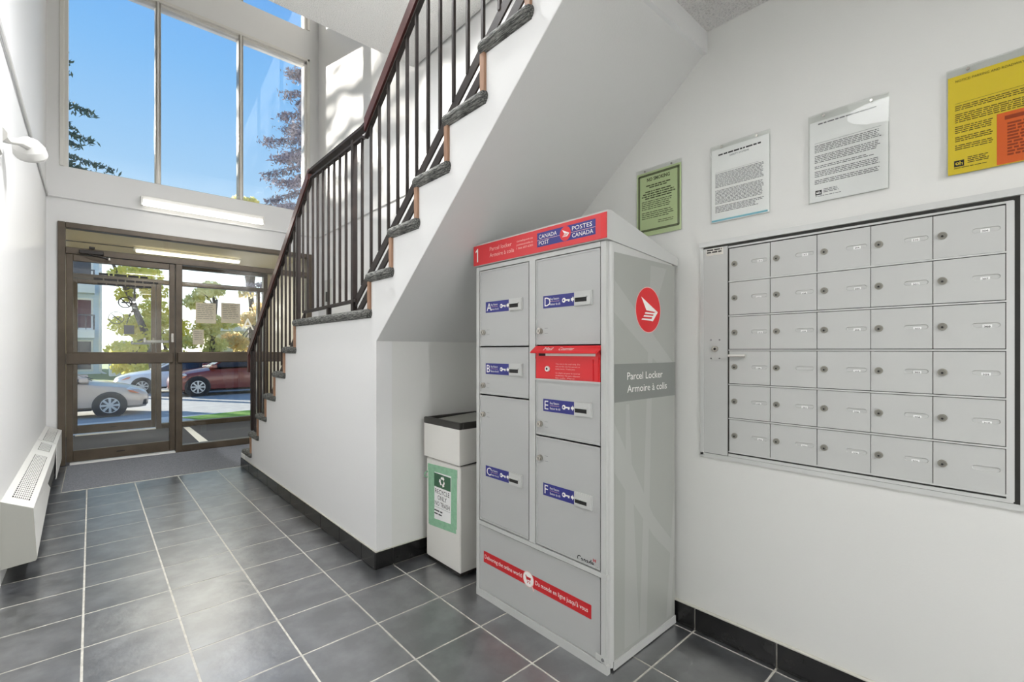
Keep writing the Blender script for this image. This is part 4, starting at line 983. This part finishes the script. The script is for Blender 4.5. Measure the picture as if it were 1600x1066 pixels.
def tree(label, x, y, h, spread, mt, n=5200, size=.19, trunk=None, base=None, seed=0):
    r = random.Random(seed + 100); o = thing('tree', label, 'tree', (x, y, GZ))
    base = h * .32 if base is None else base
    top = Vector((x + r.uniform(-.4, .4), y, GZ + h * .75)); tr_ = MB(); rt = .11 + h * .018
    tp_ = trunk or [(x, y, GZ), (x + .1, y, GZ + h * .3), tuple(top)]
    tr_.tube(tp_, [rt * (1 - .7 * i / (len(tp_) - 1)) for i in range(len(tp_))], BARK)
    blobs = []
    for i in range(13):
        a = r.random() * 2 * PI; rr = spread * r.uniform(.15, .8); z = GZ + r.uniform(base, h * .95); sh = 1 - .5 * max(0, (z - GZ - h * .6) / (h * .4))
        bx_, by_ = x + math.cos(a) * rr * sh, y + math.sin(a) * rr * sh; s_ = spread * r.uniform(.28, .46)
        blobs.append((bx_, by_, z, s_, s_, s_ * .7))
        q = Vector(tp_[1]).lerp(Vector(tp_[-1]), r.random()); tr_.tube([q, (q + Vector((bx_, by_, z))) / 2 + Vector((0, 0, .2)), (bx_, by_, z)], [rt * .35, rt * .22, rt * .1], BARK, 5)
    tr_.build('trunk', o, smooth=True); leaf_cloud(blobs, n, size, mt, 'foliage', o)
    return o
tree('yellow autumn tree with a leaning grey trunk beside the blue house', 2.4, 38, 7.6, 2.4, LEAFY, n=4200, size=.15, trunk=[(3.1, 38, GZ), (2.75, 38, 1.6), (1.9, 38, 4.3), (.9, 38, 6.8)], seed=1, base=1.6)
tree('bright yellow bushy tree behind the silver sedan', 4.3, 45.5, 5.6, 2.4, LEAFY, n=4200, size=.16, seed=2, base=.4)
tree('olive and yellow tree behind the sidelight papers', 6.5, 40, 7.4, 2.1, LEAFO, n=3600, size=.15, seed=3, base=.8)
tree('tan autumn tree right of the sidelight papers', 10.0, 43, 6.8, 2.1, LEAFT, n=3600, size=.15, seed=4, base=.6)
tree('dense pale olive tree at the right end of the far lawn', 14.2, 45, 7.4, 2.5, LEAFO, n=3600, size=.16, seed=5, base=.6)
tree('low yellow bush under the leaning tree beside the blue house', 1.7, 34.5, 2.2, 1.1, LEAFY, n=1500, size=.12, seed=6, base=.4)
tree('tall pale green tree whose tip shows over the window sill', 11.4, 50, 17.0, 2.0, LEAFO, n=4200, size=.22, seed=8, base=10)
tree('broad street tree shading the entrance from the low sun', -7.6, 21.5, 9.9, 4.6, LEAFO, n=2700, size=.17, seed=11, base=3.0)
tree('second street tree further along the near sidewalk', -13.2, 29.5, 9.2, 4.2, LEAFY, n=7000, size=.22, seed=12, base=2.4)
def spruce(label, x, y, z0, h, r0, mt, n_lv=26, seed=0, sz=.16, dens=1.):
    r = random.Random(seed + 50); o = thing('spruce_tree', label, 'tree', (x, y, GZ))
    tr_ = MB().tube([(x, y, GZ), (x, y, GZ + h)], [.20, .03], BARK); V_ = []; 
    for i in range(n_lv):
        t = i / (n_lv - 1); z = z0 + (GZ + h - z0) * t; rr = r0 * (1 - t) ** .8 + .15
        for k in range(9):
            a = 2 * PI * (k + r.random()) / 9; L = rr * r.uniform(.75, 1.1); pts = []
            for s_ in range(7):
                u = s_ / 6; pts.append(Vector((x + math.cos(a) * L * u, y + math.sin(a) * L * u, z - .55 * L * u * u * .7 + .18 * L * u ** 3)))
            tr_.tube(pts[::2], [.03, .022, .014, .006], BARK, 4)
            m_ = int((34 + 26 * L) * dens)
            for _ in range(m_):
                u = r.random() ** .7; b0 = pts[min(5, int(u * 6))].lerp(pts[min(6, int(u * 6) + 1)], u * 6 % 1)
                V_.append((b0.x + r.gauss(0, .10), b0.y + r.gauss(0, .10), b0.z - abs(r.gauss(0, .13))))
    tr_.build('trunk', o)
    P = np.array(V_); N_ = len(P); a = rng.normal(size=(N_, 3)) * np.array([1, 1, 1.3]); a /= np.linalg.norm(a, axis=1)[:, None]; b = np.cross(a, rng.normal(size=(N_, 3))); b /= np.linalg.norm(b, axis=1)[:, None]
    s_ = sz * (.6 + .8 * rng.random((N_, 1)))
    q = np.stack([P - a * s_, P - b * s_ * .3, P + a * s_, P + b * s_ * .3], 1).reshape(-1, 3) - np.array(ORG[o.name])
    me = bpy.data.meshes.new('needles'); me.from_pydata(q.tolist(), [], np.arange(N_ * 4).reshape(-1, 4).tolist()); me.materials.append(mt)
    nd = bpy.data.objects.new('needles', me); COL.objects.link(nd); nd.parent = o; nd['kind'] = 'stuff'
    return o
spruce('greyish spruce with drooping branches at the right of the tall window', 5.85, 15.8, 3.6, 13.5, 2.7, SPRUCEG, n_lv=13, seed=1, sz=.07, dens=5.5)
spruce('dark green spruce whose branches enter the tall window at left', -2.75, 29.5, 7.0, 22.0, 4.0, SPRUCE, n_lv=14, seed=2, sz=.13, dens=2.2)

# door stickers and papers on the glass
PD = plane((0, 6.47 + .0215, 0), (1, 0, 0), (0, 0, 1))
def ring(mb, P, cu, cv, r0, r1, wv, mt, n=28):
    a, b = circ(cu, cv, r0, n), circ(cu, cv, r1, n)
    mb.add([P(u, v, wv) for u, v in a + b], [(i, (i + 1) % n, n + (i + 1) % n, n + i) for i in range(n)], mt)
q = MB(); ring(q, PD, .272, 1.675, .060, .050, 0, BLACKP); q.flat(PD, [(.235, 1.710), (.243, 1.717), (.309, 1.640), (.301, 1.633)], .0004, BLACKP); q.rect(PD, .24, .305, 1.668, 1.682, .0002, BLACKP)
q.build('no_smoking_symbol', leaf1)
q = MB(); ring(q, PD, .20, 1.508, .066, .060, 0, GREYP); q.flat(PD, [(.158, 1.545), (.163, 1.552), (.243, 1.472), (.238, 1.465)], .0004, GREYP); q.tube([PD(.165, 1.50, .001), PD(.19, 1.525, .001), PD(.21, 1.49, .001), PD(.235, 1.52, .001)], .005, GREYP, 5); q.build('no_pets_symbol', leaf1)
q = MB(); scribble(q, PD, .06, .47, 1.945, 1.972, .032, BLACKP, w=0, fill=.7, ragged=.05, seed=71); scribble(q, PD, .02, .56, 1.893, 1.918, .032, BLACKP, w=0, fill=.7, ragged=.1, seed=72); scribble(q, PD, .05, .52, 1.842, 1.866, .032, BLACKP, w=0, fill=.6, ragged=.2, seed=73)
q.build('door_lettering', leaf1, fix=False)
q = MB().slab(PD, .262, .348, 1.336, 1.432, -.001, .0006, GREYP); q.build('sticker', leaf1)
PI_ = plane((0, 8.6 + .044, 0), (1, 0, 0), (0, 0, 1))
for (a, b, c, d, lb) in ((1.205, 1.475, 1.585, 1.905, 'grey backed notice taped at left on the outer sidelight'), (1.545, 1.815, 1.60, 1.925, 'grey backed notice taped at right on the outer sidelight'), (1.165, 1.31, 1.25, 1.485, 'smaller grey notice taped below the other two on the sidelight')):
    p_ = MB().slab(PI_, a, b, c, d, 0, .002, mat('paper back', (176, 170, 160), .8)); scribble(p_, PI_, a + .02, b - .02, c + .05, d - .03, .03, GREYP, w=.0026, fill=.35, seed=int(a * 100)); p_ = p_.build('taped_notice'); tag(p_, lb, 'notice', 'papers on the outer glass')
text('letter', 'A', plane((0, 8.6 + .043, 0), (1, 0, 0), (0, 0, 1)), 1.835, 1.50, .19, WHITEP, d2, wofs=0)

flush_text()
